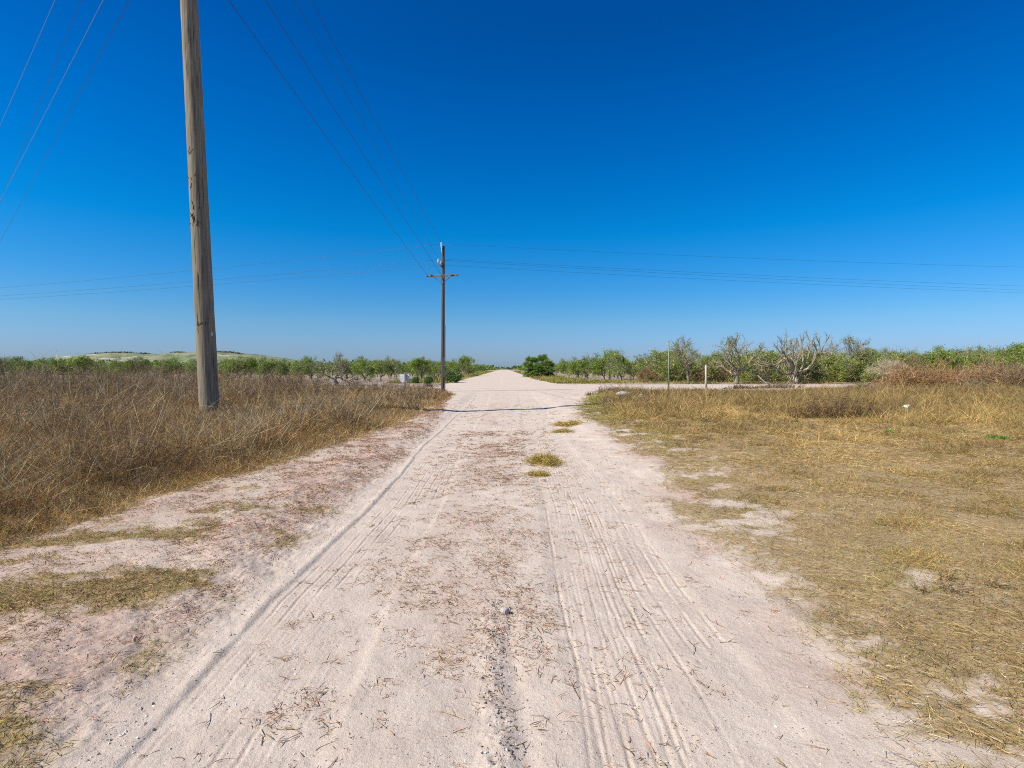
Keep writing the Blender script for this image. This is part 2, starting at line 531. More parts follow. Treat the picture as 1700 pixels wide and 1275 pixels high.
A.strips(np.stack([x, y, H(x, y) - .005], -1), Dr, hgt * 1.25, .0030 * np.maximum(1, (y / 5.0) ** .9), Cv, c, K=2)
# matted lying straw
n = 120000
x, y = scatter(n, 1.9, 30, 1.7, lambda y: (edgeR(y) - .3, 1.12 * y + 3))
keep = rng.random(n) < cover_right(x, y); x, y = x[keep], y[keep]; n = len(x)
c = palette(n, STRAW[1:] + [(.55, .45, .26)], jit=.25) * (.6 + .75 * fbm(x * 1.2, y * 1.2, 87)[:, None])
Dr = dirs(n, -.05, .3); Cv = rng.normal(size=(n, 3)) * .3; Cv[:, 2] = -.1
A.strips(np.stack([x, y, H(x, y) + .006 + .022 * rng.random(n)], -1), Dr, .03 + .075 * rng.random(n) + .06 * (y > 8), .0030 * np.maximum(1, (y / 5.0) ** .9), Cv, c, K=2)
tag(A.build("mown_grass", M_GRASS), "short dry straw coloured grass on the right verge", "grass", kind="stuff")

# --- tall dry grass and weeds on the left


def weed_h(x, y):
    far = np.interp(-x, [3, 5, 9, 11, 14, 23, 40], [.12, .2, .5, .85, 1.15, 1.3, 1.4]) * ss(13, 19, y)
    mid = (.13 + .58 * ss(.55, 1.5, grassL(y) - x + (fbm(x * .9, y * .9, 90) - .5) * .8)) * (1 - .5 * ss(13, 19, y))
    return np.maximum(far, mid) * np.clip(-.45 + 2.7 * fbm(x * .65, y * .65, 91, 3), .22, 1.15)


A = Acc()
n = 690000
x, y = scatter(n, 2.3, 41, 1.5, lambda y: (-1.12 * y - 4, grassL(y) + .3))
keep = rng.random(n) < cover_left(x, y); x, y = x[keep], y[keep]; n = len(x)
wh = weed_h(x, y)
hgt = (.07 + .34 * wh * rng.random(n) + .03)
tone = fbm(x * .45, y * .45, 92)
edge = 1 - ss(.35, 1.3, grassL(y) - x)
c = palette(n, BROWN, jit=.2)
k = rng.random(n) < (.24 + .45 * edge + .3 * ss(.5, .7, tone)); c[k] = palette(int(k.sum()), STRAW)
k = rng.random(n) < .55 * ss(14, 22, y) * (1 - ss(.3, .6, tone)); c[k] = palette(int(k.sum()), GREYB)
k = rng.random(n) < .04; c[k] = palette(int(k.sum()), GREEN)
c *= (.58 + .95 * fbm(x * 1.1, y * 1.1, 96)[:, None]) * (.75 + .6 * fbm(x * .33, y * .33, 98)[:, None]) * (1.04 + .16 * edge[:, None]) * np.array((1.05, 1.0, 1.0))
reds = ss(.5, .62, fbm(x * .5 + 9, y * .35, 93)); k = rng.random(n) < .75 * reds; c[k] = palette(int(k.sum()), [(.33, .175, .065), (.26, .14, .055), (.40, .23, .09)])
Dr = dirs(n, -.1, .95); Cv = rng.normal(size=(n, 3)) * .6; Cv[:, 2] -= .25
A.strips(np.stack([x, y, H(x, y) - .01 + .25 * wh * rng.random(n) ** 2], -1), Dr, hgt * 1.2, .0034 * np.maximum(1, (y / 6.0) ** .8), Cv, c, K=3)


def weeds(acc, x, y, h, nst, ntw, pal, wmul=1.0, spread=.45, zb=None):
    """bushy plants: a few stems each with many fine side twigs"""
    n = len(x)
    base = np.stack([x, y, (H(x, y) if zb is None else zb)], -1)
    B = np.repeat(base, nst, 0); hh = np.repeat(h, nst) * (.55 + .55 * rng.random(n * nst))
    S = dirs(n * nst, .55, 1.0) * np.array([spread * 2, spread * 2, 1]); S /= np.linalg.norm(S, axis=1, keepdims=True)
    B[:, :2] += rng.normal(size=(n * nst, 2)) * .10 * np.repeat(h, nst)[:, None]
    Cs = rng.normal(size=(n * nst, 3)) * .18
    dist = np.maximum(1, (B[:, 1] / 7.0) ** .85) * wmul
    cst = palette(len(B), pal, jit=.2)
    acc.strips(B, S, hh, .0055 * dist, Cs, cst, K=3, taper=.6)
    R = len(B)
    t = .25 + .75 * rng.random((R, ntw))
    P = (B[:, None] + hh[:, None, None] * (S[:, None] * t[:, :, None] + Cs[:, None] * (t ** 2)[:, :, None])).reshape(-1, 3)
    Lt = (np.repeat(hh, ntw) * (.12 + .28 * rng.random(R * ntw)))
    Dt = np.repeat(S, ntw, 0) * .45 + rng.normal(size=(R * ntw, 3)) * .8
    Dt /= np.linalg.norm(Dt, axis=1, keepdims=True)
    Ct = rng.normal(size=(R * ntw, 3)) * .4
    acc.strips(P, Dt, Lt, .0036 * np.repeat(dist, ntw), Ct, np.clip(np.repeat(cst, ntw, 0) * (1 + .25 * rng.normal(size=(R * ntw, 1))), .01, 1), K=2)


n = 8200
x, y = scatter(n, 2.5, 40.5, 1.15, lambda y: (-1.12 * y - 4, grassL(y) - .25))
dens = ss(.34, .6, fbm(x * .7, y * .7, 95)) * cover_left(x, y) * (1 - .8 * ss(.5, .62, fbm(x * .5 + 9, y * .35, 93)) * (y < 20))
far = ss(13, 18, y)
keep = rng.random(n) < np.clip(.08 + dens, 0, 1); x, y = x[keep], y[keep]
h = weed_h(x, y) * (.75 + .5 * rng.random(len(x))) + .08
far = y > 15
tn = fbm(x * .6, y * .6, 99) > .5
weeds(A, x[~far & tn], y[~far & tn], h[~far & tn], 5, 10, BROWN[:4] + GREYB[:2] + [(.13, .09, .06)])
weeds(A, x[~far & ~tn], y[~far & ~tn], h[~far & ~tn], 5, 10, GREYB + STRAW[1:4] + [(.50, .42, .27)])
weeds(A, x[far], y[far], h[far], 5, 10, GREYB + GREYB + BROWN[:4])
# pale leaning straws
n = 24000
x, y = scatter(n, 4.0, 36, 1.3, lambda y: (-1.1 * y - 2, grassL(y) - .1))
keep = rng.random(n) < ss(.42, .62, fbm(x * .5 + 3, y * .5, 111)) + .12; x, y = x[keep], y[keep]; n = len(x)
h = weed_h(x, y)
A.strips(np.stack([x, y, H(x, y)], -1), dirs(n, .35, .97), h * (.8 + .5 * rng.random(n)) + .1, .0052 * np.maximum(1, (y / 7) ** .8),
         rng.normal(size=(n, 3)) * .22, palette(n, [(.60, .50, .32), (.50, .42, .26), (.40, .36, .2)]), K=3, taper=.7)
tag(A.build("dry_grass", M_GRASS), "tall tangled brown dry grass and dead weeds in the left field", "grass", kind="stuff")

# --- low turf patches on the near left shoulder
A = Acc()
n = 150000
x = -5.6 + rng.random(n) * 3.8; y = 1.8 + rng.random(n) ** 1.4 * 7
keep = rng.random(n) < cover_low(x, y) * .95; x, y = x[keep], y[keep]; n = len(x)
c = palette(n, GREEN + STRAW[1:4] + [(.30, .17, .10)])
c *= (.6 + .8 * fbm(x * 3, y * 3, 64)[:, None])
Dr = dirs(n, .05, .8); Cv = rng.normal(size=(n, 3)) * .4; Cv[:, 2] -= .2
A.strips(np.stack([x, y, H(x, y)], -1), Dr, .02 + .05 * rng.random(n), .0032, Cv, c, K=2)
# green tint weeds beyond the cross road, both sides
n = 26000
y = 55 + rng.random(n) * 16; x = 5 + rng.random(n) * 60
keep = (~road_mask(x, y)) & (rng.random(n) < ss(.4, .62, fbm(x * .25, y * .25, 72)) * (1 - .8 * ss(16, 26, x))); x, y = x[keep], y[keep]; n = len(x)
A.strips(np.stack([x, y, H(x, y)], -1), dirs(n, .3, .95), .15 + .3 * rng.random(n), .05, rng.normal(size=(n, 3)) * .3, palette(n, GREEN + STRAW[2:4]), K=2)
n = 24000
y = 60 + rng.random(n) ** 1.6 * 240; s_ = np.where(rng.random(n) < .5, -1, 1)
x = np.where(s_ < 0, edgeL(y) - rng.random(n) * 7, edgeR(y) + rng.random(n) * 6)
keep = rng.random(n) < ss(.3, .5, fbm(x * .2, y * .1, 74)); x, y, s_ = x[keep], y[keep], s_[keep]; n = len(x)
A.strips(np.stack([x, y, H(x, y)], -1), dirs(n, .3, .95), .2 + .45 * rng.random(n), .07 * np.maximum(1, y / 110), rng.normal(size=(n, 3)) * .3, palette(n, GREEN + GREEN + STRAW[2:5]), K=2)
n = 16000
y = 46.8 + rng.random(n) * 26; x = -60 + rng.random(n) * 54
keep = rng.random(n) < ss(.52, .64, fbm(x * .25, y * .35, 76)); x, y = x[keep], y[keep]; n = len(x)
A.strips(np.stack([x, y, H(x, y)], -1), dirs(n, .3, .95), .1 + .25 * rng.random(n), .04, rng.normal(size=(n, 3)) * .3, palette(n, GREYB + BROWN + STRAW[2:4]), K=2)
tag(A.build("low_weeds", M_GRASS), "low green and straw turf creeping over the sand", "weeds", kind="stuff")

# --- brown weeds fringing the right verge near the cross road
A = Acc()
n = 4200
x, y = scatter(n, 13, 40.5, .3, lambda y: (4.5 + (y - 16) * .12, 1.1 * y + 2))
dn = fbm(x * .28, y * .4, 97)
keep = rng.random(n) < (ss(.42, .62, dn) * (.4 + .6 * ss(22, 32, y))); x, y = x[keep], y[keep]
h = (.20 + .16 * ss(25, 38, y) - .14 * ss(31, 38, y) * (1 - ss(20, 25, x))) * (.6 + .7 * rng.random(len(x)))
weeds(A, x, y, h, 5, 9, BROWN + GREYB + [(.24, .15, .10), (.15, .10, .07)], 1.1, .6)
tag(A.build("verge_weeds", M_GRASS), "brown dead weeds standing through the right verge", "weeds", kind="stuff")

# --- dead stems littering the sand
A = Acc()


def litter(nc, xlo, xhi, y0, y1, power, prob, pal, per=7, Lr=(.012, .045)):
    x, y = scatter(nc, y0, y1, power, lambda y: (xlo + 0 * y, xhi + 0 * y))
    keep = rng.random(nc) < prob(x, y) * (.25 + 1.1 * ss(.4, .62, fbm(x * 3.2 + 5, y * 3.2, 112))); x, y = x[keep], y[keep]
    x = np.repeat(x, per) + rng.normal(size=len(x) * per) * .032; y = np.repeat(y, per) + rng.normal(size=len(y) * per) * .032
    n = len(x)
    Dr = dirs(n, -.05, .45); Cv = rng.normal(size=(n, 3)) * .8; Cv[:, 2] = -.25
    A.strips(np.stack([x, y, H(x, y) + .004 + .008 * rng.random(n)], -1), Dr, Lr[0] + rng.random(n) ** 2 * (Lr[1] - Lr[0]),
             (.0028 + .0022 * rng.random(n)) * np.maximum(1, (y / 5) ** .8), Cv, palette(n, pal, jit=.25), K=3, taper=.6)


REDS = [(.56, .31, .21), (.45, .25, .17), (.60, .41, .30), (.34, .20, .13), (.50, .36, .19)]
OLV = [(.32, .23, .09), (.24, .16, .07), (.40, .29, .13), (.34, .18, .10), (.14, .10, .06)]
litter(40000, -5.2, -1.75, 1.9, 34, 1.2, lambda x, y: np.clip(red_mask(x, y) * 1.3, 0, 1) * (1 - .9 * (x < grassL(y) - .3)), REDS + OLV[:2], 8, (.010, .038))
litter(8500, -1.4, 1.1, 1.9, 14, 1.2, lambda x, y: .12 + .9 * np.exp(-((x + .25) / .55) ** 2) * ss(.33, .6, fbm(x * 1.5, y * .9, 43)), OLV + REDS[:3], 8, (.012, .048))
litter(2600, -1.6, 1.9, 1.9, 24, 1.1, lambda x, y: .3 + 0 * x, OLV + REDS, 5, (.02, .06))
litter(1800, 1.2, 3.4, 1.9, 26, 1.1, lambda x, y: red_mask(x, y), REDS, 8)
# forked twigs
n = 420
x, y = scatter(n, 1.9, 11, 1.2, lambda y: (-1.5 + 0 * y, 1.9 + 0 * y))
th = rng.random(n) * 6.28
Dr = np.stack([np.cos(th), np.sin(th), .12 + 0 * th], -1); Lg = .05 + .11 * rng.random(n) ** 2
Cv = rng.normal(size=(n, 3)) * .25; Cv[:, 2] = -.12
P = np.stack([x, y, H(x, y) + .004], -1)
cc = palette(n, OLV + REDS)
A.strips(P, Dr, Lg, .0042, Cv, cc, K=3, taper=.6)
for k in range(3):
    t = .3 + .5 * rng.random(n)
    Q = P + Lg[:, None] * (Dr * t[:, None] + Cv * (t ** 2)[:, None])
    a2 = th + np.where(rng.random(n) < .5, 1, -1) * (.5 + .5 * rng.random(n))
    A.strips(Q, np.stack([np.cos(a2), np.sin(a2), .1 + .25 * rng.random(n)], -1), Lg * .4, .0036, Cv * .6, cc, K=2, taper=.6)
tag(A.build("plant_litter", M_GRASS), "dead curled stems scattered over the sand road and shoulder", "litter", kind="stuff")

# --- crumbs of shell and gravel
A = Acc()
n = 5200
x, y = scatter(n, 1.9, 14, 1.3, lambda y: (-4.2 + 0 * y, 2.6 + 0 * y))
keep = rng.random(n) < np.where(np.abs(x + .05) < .25, 1, .5); x, y = x[keep], y[keep]
xa = -.05 + rng.normal(size=900) * .07; ya = 2.0 + rng.random(900) * 1.7
xr_ = -.02 + .05 * np.sin(ya * 1.3) + rng.normal(size=900) * .045
x = np.concatenate([x, xr_, -1.68 + rng.normal(size=700) * .05]); y = np.concatenate([y, ya, 2 + rng.random(700) ** 1.5 * 8]); n = len(x)
o6 = np.array([(1, 0, 0), (-1, 0, 0), (0, 1, 0), (0, -1, 0), (0, 0, 1), (0, 0, -1)], float)
f8 = np.array([(0, 2, 4), (2, 1, 4), (1, 3, 4), (3, 0, 4), (2, 0, 5), (1, 2, 5), (3, 1, 5), (0, 3, 5)])
sz = .0022 + .006 * rng.random(n) ** 3
vv = (o6[None] + rng.normal(size=(n, 6, 3)) * .25) * sz[:, None, None] * np.array([1, 1, .7]) + np.stack([x, y, H(x, y) + sz * .3], -1)[:, None]
cc = palette(n, [(.66, .60, .54), (.5, .42, .37), (.34, .27, .24), (.72, .68, .63)])
cc[len(x) - 1600:len(x) - 700] = palette(900, [(.22, .19, .18), (.33, .29, .27), (.15, .125, .12), (.55, .5, .46)])
A.add(vv, (np.arange(n) * 6)[:, None, None] + f8[None], np.repeat(cc, 6, 0))
tag(A.build("gravel", M_STONE), "pale grit and shell crumbs lying on the sand", "gravel", kind="stuff")


# ------------------------------------------------------------------ single things on the ground
def rock(name, loc, size, label, cat, col, seed=0, mat=M_STONE, group=None):
    r = np.random.default_rng(seed)
    a = Acc()
    nu, nv = 16, 10
    vs = []
    for i in range(nv + 1):
        ph = math.pi * i / nv
        for j in range(nu):
            th = 2 * math.pi * j / nu
            dv = np.array([math.sin(ph) * math.cos(th), math.sin(ph) * math.sin(th), math.cos(ph)])
            vs.append(dv)
    vs = np.array(vs)
    k = 1 + .35 * (fbm(vs[:, 0] * 1.7 + seed + 5, vs[:, 1] * 1.7 + vs[:, 2] * 2.1 + 9, seed, 3) - .5)
    for _ in range(7):   # chipped facets
        nrm = r.normal(size=3); nrm /= np.linalg.norm(nrm)
        dd = (vs * k[:, None]) @ nrm
        k = np.where(dd > .72, k * .72 / np.maximum(dd, 1e-3), k)
    vs = vs * k[:, None] * np.array(size) / 2
    f = []
    for i in range(nv):
        for j in range(nu):
            p = i * nu + j; p2 = i * nu + (j + 1) % nu
            f += [(p, p + nu, p2 + nu), (p, p2 + nu, p2)]
    a.add(vs, f, col)
    o = a.build(name, mat)
    z = float(H(loc[0], loc[1]))
    o.location = (loc[0], loc[1], z + size[2] * .28)
    return tag(o, label, cat, group)


p = G(838, 1022); rock("stone", p, (.075, .055, .055), "pale stone at the head of the dark ridge in mid road", "stone", (.46, .40, .37), 3)
p = G(1034, 665); o = rock("rubble_slab", p, (.8, .35, .34), "flat white slab on the reddish weed mound", "rubble", (.62, .60, .55), 5)
p = G(1066, 668); rock("rubble_slab", p, (.5, .3, .40), "smaller whitish slab beside the dark shaded hollow of the mounds", "rubble", (.56, .54, .46), 8)
p = G(712, 641.5); rock("dirt_clod", p, (.85, .5, .34), "dark earth clod left of the slim pole on bare ground", "clod", (.10, .075, .065), 11, M_BARK)
p = G(638, 642); rock("dirt_clod", p, (.5, .4, .2), "small dark clod on the bare ground left of the white sign", "clod", (.13, .10, .085), 12, M_BARK)

# white scrap lying in the grass
a = Acc()
p = G(1505, 686)
N_ = 9
gx, gy = np.meshgrid(np.linspace(-1, 1, N_), np.linspace(-1, 1, N_))
gz = .5 - .35 * gx ** 2 - .3 * gy ** 2 + .35 * (fbm(gx * 2 + 5, gy * 2 + 5, 3) - .5)
v = np.stack([gx * .12, gy * .09, gz * .14], -1).reshape(-1, 3)
id_ = np.arange(N_ * N_).reshape(N_, N_)
qq = np.stack([id_[:-1, :-1], id_[:-1, 1:], id_[1:, 1:], id_[1:, :-1]], -1).reshape(-1, 4)
a.add(v, np.concatenate([qq[:, :3], qq[:, [0, 2, 3]]]), (.72, .76, .74))
o = a.build("plastic_bag", M_PLAIN, smooth=True); o.location = (p.x, p.y, float(H(p.x, p.y)) + .13); o.rotation_euler = (.25, -.3, .4)
sm = o.modifiers.new("thick", "SOLIDIFY"); sm.thickness = .012
tag(o, "crumpled white plastic bag lying in the right grass", "litter")


def clump(name, px, py, r, h, n, pal, label, cat, group=None, flat=False, mat=None, leaf=False):
    p = G(px, py)
    a = Acc()
    ang = rng.random(n) * 6.283; rr = np.sqrt(rng.random(n))
    rad = r * (.75 + .5 * vn(ang * 1.3, ang * 0 + px, 3))
    sub = rng.normal(size=(6, 2)) * r * (.22 if leaf else .42); si = rng.integers(0, 6, n)
    rr = np.clip(np.abs(rng.normal(size=n)) * .55, 0, 1.6)
    x = sub[si, 0] + np.cos(ang) * rr * rad * .75; y = sub[si, 1] + np.sin(ang) * rr * rad * .6
    z = H(p.x + x, p.y + y) - float(H(p.x, p.y)) + rng.random(n) * h * np.clip(1 - rr ** 1.2, 0, 1) * .8
    Dr = dirs(n, -.15 if flat else .1, .45 if flat else .95); Cv = rng.normal(size=(n, 3)) * .35; Cv[:, 2] -= .15
    wm = max(1, (p.y / 6) ** .85)
    if leaf:
        a.strips(np.stack([x, y, z], -1), Dr, h * (.3 + .3 * rng.random(n)), h * .22, Cv, palette(n, pal), K=2, diamond=True)
    else:
        a.strips(np.stack([x, y, z], -1), Dr, (h * .5 + .06) * (.6 + .8 * rng.random(n)), .0045 * wm, Cv, palette(n, pal), K=2)
    o = a.build(name, mat or M_GRASS); o.location = (p.x, p.y, float(H(p.x, p.y)))
    return tag(o, label, cat, group)


HAY = [(.60, .44, .13), (.46, .33, .09), (.34, .24, .06), (.66, .52, .2), (.30, .26, .06)]
clump("hay_clump", 906, 768, .27, .13, 2600, HAY, "dropped tuft of straw lying in the middle of the road", "straw")
clump("hay_clump", 893, 787, .15, .06, 900, HAY, "thin tail of straw nearer than the big tuft on the road", "straw", flat=True)
clump("hay_clump", 943, 706, .42, .12, 1500, HAY, "flattened straw patch on the road short of the pole shadow", "straw", flat=True)
clump("hay_clump", 938, 716, .30, .08, 900, HAY, "small brown straw wisp below the flattened patch", "straw", flat=True)
GR = [(.20, .33, .04), (.26, .38, .06), (.14, .26, .03)]
clump("green_weed", 1476, 728, .15, .12, 420, GR, "small bright green weed in the dry grass below the bag", "weed", leaf=True, mat=M_LEAF)
clump("green_weed", 1658, 738, .24, .10, 520, GR, "wider bright green weed near the right edge of the grass", "weed", leaf=True, mat=M_LEAF)


def weed_clump(name, px, py, r, h, n, pal, label, cat, wm=1.0, group=None, nst=5, ntw=10, sp=.6):
    p = G(px, py)
    a = Acc()
    ang = rng.random(n) * 6.283; rr = np.sqrt(rng.random(n)) * r
    x, y = np.cos(ang) * rr, np.sin(ang) * rr * .7
    zb = H(p.x + x, p.y + y) - float(H(p.x, p.y))
    hh = h * (1 - .75 * (rr / r) ** 2.5) * (.7 + .5 * rng.random(n))
    wm2 = wm * max(1, (p.y / 7) ** .85)
    weeds(a, x, y + 0, hh, nst, ntw, pal, wm2, sp, zb)
    o = a.build(name, M_GRASS); o.location = (p.x, p.y, float(H(p.x, p.y)))
    return tag(o, label, cat, group)


DARKW = [(.13, .085, .06), (.17, .11, .075), (.11, .08, .06), (.22, .15, .09)]
weed_clump("dead_weed", 1398, 704, 1.45, 1.0, 150, DARKW[:2] + BROWN[:4], "dark dead weed clump in the middle of the right grass", "weed", 1.15)
weed_clump("dead_weed", 1618, 1012, .42, .11, 26, DARKW, "dark brown sprawling weed in the near right grass", "weed", .9, sp=1.1)
REDW = [(.27, .165, .13), (.22, .13, .105), (.32, .21, .17), (.17, .11, .085)]
weed_clump("weed_mound", 1012, 662, 1.25, .55, 90, REDW, "reddish dead weed mound at the corner of the road", "weed", 1.2)
weed_clump("weed_mound", 1062, 659, 1.2, .5, 60, REDW, "low reddish weed mound behind the white slabs", "weed", 1.2)
weed_clump("dead_weed", 1090, 666, .9, .5, 90, DARKW, "dark low weeds standing in for the shadow right of the white slabs", "weed", 1.3)  # dark clump drawn where the shadow beside the mounds falls

# brown shrubs at the right
SHR = [(.38, .21, .10), (.44, .27, .13), (.30, .165, .08), (.50, .35, .18)]
GSHR = [(.30, .245, .165), (.38, .32, .22), (.24, .19, .13)]
for px, py, r, h, nn, pal, lab in (
        (1528, 648, 2.3, 2.5, 420, SHR, "rust brown dead shrub right of the pale saplings"),
        (1572, 646, 1.9, 2.3, 320, SHR, "brown dead shrub second from the pale saplings"),
        (1612, 648, 1.6, 1.1, 130, GSHR, "low grey dead shrub in the dip between two taller brown ones"),
        (1650, 646, 2.4, 2.5, 420, SHR, "tall reddish brown shrub toward the right edge"),
        (1700, 648, 2.4, 2.7, 400, GSHR + SHR, "tall brown shrub cut by the right edge of the view"),
        (1440, 646, 1.5, .75, 90, GSHR + DARKW, "low greyish weeds left of the pale saplings"),
        (1300, 645, 2.2, .6, 120, DARKW + GSHR, "dark low weeds at the foot of the widest bare tree"),
        (1235, 646, 1.6, .45, 80, DARKW, "dark low weeds below the thick trunked bare tree")):
    weed_clump("dry_shrub", px, py, r, h, nn, pal, lab, "shrub", 1.25, "dead shrubs along the right grass", nst=5, ntw=11, sp=.7)

# ------------------------------------------------------------------ utility poles
WOODC = np.array((.265, .222, .158))


def pole_mesh(name, base, top, r0, r1, col, parent, M=80, n=36):
    a = Acc()
    t = np.linspace(0, 1, M)[:, None]
    pts = np.array(base) * (1 - t) + np.array(top) * t
    rr = r0 * (1 - t[:, 0]) + r1 * t[:, 0]
    a.path(pts, rr, np.array(col), n=n, wob=.007)
    return a.build(name, M_WOOD, parent, smooth=True)


pb = D(349, 695, 17.1); pb.z = 0
pt = D(316, 73, 17.1)
k = 20.6 / pt.z
top = Vector((pb.x + (pt.x - pb.x) * k, 17.1 + .1, 20.6))
bigpole = empty("utility_pole", (pb.x, pb.y, 0), "thick weathered wooden pole rising out of the top of the view", "utility pole")
rel = lambda v: np.array(Vector(v) - Vector((pb.x, pb.y, 0)))
pole_mesh("pole_shaft", (0, 0, -.3), rel(top), .285, .215, WOODC, bigpole)
# knots and checks in the wood
for py, s in ((365, 1.), (352, .7), (303, .6), (545, .5), (250, .4), (372, .7)):
    t_ = (D(330, py, 17.1).z + .3) / 20.9
    ax = np.array((0, 0, -.3)) * (1 - t_) + rel(top) * t_
    rad = .285 * (1 - t_) + .215 * t_
    for j in range(5):
        th = math.radians(-100 + rng.normal() * 16); zz = rng.normal() * .14
        c_ = ax + np.array((math.cos(th) * rad, math.sin(th) * rad, zz))
        L_ = .05 + .09 * rng.random() * s
        tilt = rng.normal() * .45
        a = Acc(); a.path([c_ - np.array((tilt * L_, 0, L_)), c_, c_ + np.array((tilt * L_, 0, L_))], [.004, .014 * s, .006], (.045, .035, .028), n=6)
        a.build("wood_check", M_BARK, bigpole)
for q_ in range(16):
    t0_ = rng.uniform(.03, .62); L_ = rng.uniform(.35, 1.4) / 20.9; th = math.radians(rng.uniform(-150, -20))
    pts_ = []
    for u_ in np.linspace(0, 1, 7):
        t_ = t0_ + L_ * u_
        ax = np.array((0, 0, -.3)) * (1 - t_) + rel(top) * t_
        rad = .285 * (1 - t_) + .215 * t_ - .004; th_ = th + .012 * rng.normal()
        pts_.append(ax + np.array((math.cos(th_) * rad, math.sin(th_) * rad, 0)))
    a = Acc(); a.path(pts_, [.002, .006, .008, .009, .008, .006, .002], (.05, .04, .03), n=6)
    a.build("wood_check", M_BARK, bigpole)
tagp = D(352, 555, 17.1); t_ = (tagp.z + .3) / 20.9
ax = np.array((0, 0, -.3)) * (1 - t_) + rel(top) * t_
a = Acc(); a.box(ax + np.array((.277 * math.cos(-.45), .277 * math.sin(-.45), 0)), (.03, .07, .10), (.6, .6, .58), Matrix.Rotation(-.45, 4, "Z"))
a.build("metal_tag", M_PLAIN, bigpole)
# roots of weeds round the foot
w_at = {}
for i, zz in enumerate((14.05, 16.1, 18.4, 19.6)):
    t_ = (zz + .3) / 20.9
    axv = Vector(np.array((0, 0, -.3)) * (1 - t_) + rel(top) * t_)
    for sg in (1, -1):
        a = Acc()
        a.path([axv + Vector((.22 * sg, .0, 0)), axv + Vector((.36 * sg, .1, .02)), axv + Vector((.48 * sg, .2, .0))], [.05, .09, .05], (.55, .52, .5), n=12)
        a.build("insulator", M_CER, bigpole, smooth=True)
    w_at[i] = Vector((pb.x, pb.y, 0)) + axv
clump("dead_weed", 362, 688, .55, .55, 500, BROWN + STRAW, "tuft of straw and weeds around the foot of the thick pole", "weed")

# slim pole at the crossing
fb = G(735, 650); FY = fb.y
slim = empty("utility_pole", (fb.x, FY, 0), "slim dark pole with a crossarm standing beside the crossing", "utility pole")


def fr(px, py, dy=0.0):
    v = D(px, py, FY + dy)
    return np.array((v.x - fb.x, v.y - FY, v.z))


zt = fr(736, 409)[2]
pole_mesh("pole_shaft", (0, 0, -.3), (fr(736, 409)[0], 0, zt), .145, .10, (.115, .09, .072), slim, 40, 20)
a = Acc(); c1, c2 = fr(711, 459.5), fr(760, 457.0)
cm = (c1 + c2) / 2
ang = math.atan2(c2[2] - c1[2], c2[0] - c1[0])
a.box((cm[0], -.16, cm[2]), (np.linalg.norm(c2 - c1), .10, .125), (.30, .235, .19), Matrix.Rotation(-ang, 4, "Y"))
arm = bevel(a.build("crossarm", M_WOOD, slim), .012)
a = Acc()
for s_ in (-1, 1):
    a.path([(s_ * .62, -.11, cm[2] - .05), (s_ * .3, -.12, cm[2] - .3), (0.0, -.14, cm[2] - .55)], .016, (.16, .14, .13), n=6)
a.build("crossarm_brace", M_PLAIN, slim)


def insul(base, tip, col, r=.07, par=None):
    b_, t_ = np.array(base, float), np.array(tip, float)
    a = Acc()
    tt = np.linspace(0, 1, 15)[:, None]
    prof = np.array([.35, .4, .9, .55, .95, .6, 1, .6, 1, .6, .9, .55, .8, .5, .25]) * r
    a.path(b_ * (1 - tt) + t_ * tt, prof, col, n=14)
    return a.build("insulator", M_CER, par or slim, smooth=True)


WHT, GRY = (.72, .72, .70), (.16, .14, .13)
insul(fr(733.5, 413, -.12), fr(732.5, 402, -.12), WHT, .075)
a = Acc()
a.path([fr(735, 424, -.1), fr(733.3, 418, -.15), fr(733.3, 412, -.14)], .03, (.45, .43, .41), n=8)
a.build("bracket", M_PLAIN, slim, smooth=True)
insul(fr(728, 437, -.1), fr(727.6, 429.5, -.1), WHT, .075)
a = Acc(); a.path([fr(736, 445.5, -.11), fr(732, 441, -.15), fr(728, 436, -.1)], .05, (.10, .085, .075), n=8)
a.path([fr(732, 433, -.16), fr(732, 441, -.16)], .035, (.4, .38, .36), n=8)
a.build("bracket", M_PLAIN, slim, smooth=True)
insul(fr(715, 459, -.22), fr(715.5, 454, -.22), GRY, .055, arm)
insul(fr(711.5, 460, -.22), fr(708, 458, -.24), GRY, .06, arm)
insul(fr(749, 457.5, -.24), fr(753.5, 457.5, -.24), (.05, .05, .05), .085, arm)
insul(fr(757, 457, -.22), fr(762, 456.5, -.24), GRY, .055, arm)
a = Acc(); a.box(fr(735.5, 459.5, -.23), (.2, .05, .22), (.22, .10, .05)); a.path([fr(735.5, 470, -.13), fr(735, 463, -.2), fr(738, 464, -.2)], .03, (.3, .26, .22), n=6)
bevel(a.build("mounting_plate", M_PLAIN, slim), .01)
a = Acc(); a.path([fr(739.5, 540), fr(740, 560), fr(740, 648)], .012, (.12, .12, .12), n=6)
a.path([(.11, -.1, 1.0), (.11, -.1, 2.4)], .03, (.2, .2, .2), n=8)
a.build("ground_wire", M_WIRE, slim)


# overhead wires
def wire(p0, p1, sag, r, label, group, n=40, col=(.03, .03, .035)):
    a = Acc()
    t = np.linspace(0, 1, n)[:, None]
    p0, p1 = np.array(p0, float), np.array(p1, float)
    pts = p0 * (1 - t) + p1 * t
    pts[:, 2] -= (sag * 4 * t * (1 - t))[:, 0]
    pts = pts - p0
    a.path(pts, r, col, n=6)
    o = a.build("power_line", M_WIRE, smooth=True); o.location = p0
    return tag(o, label, "power line", group)


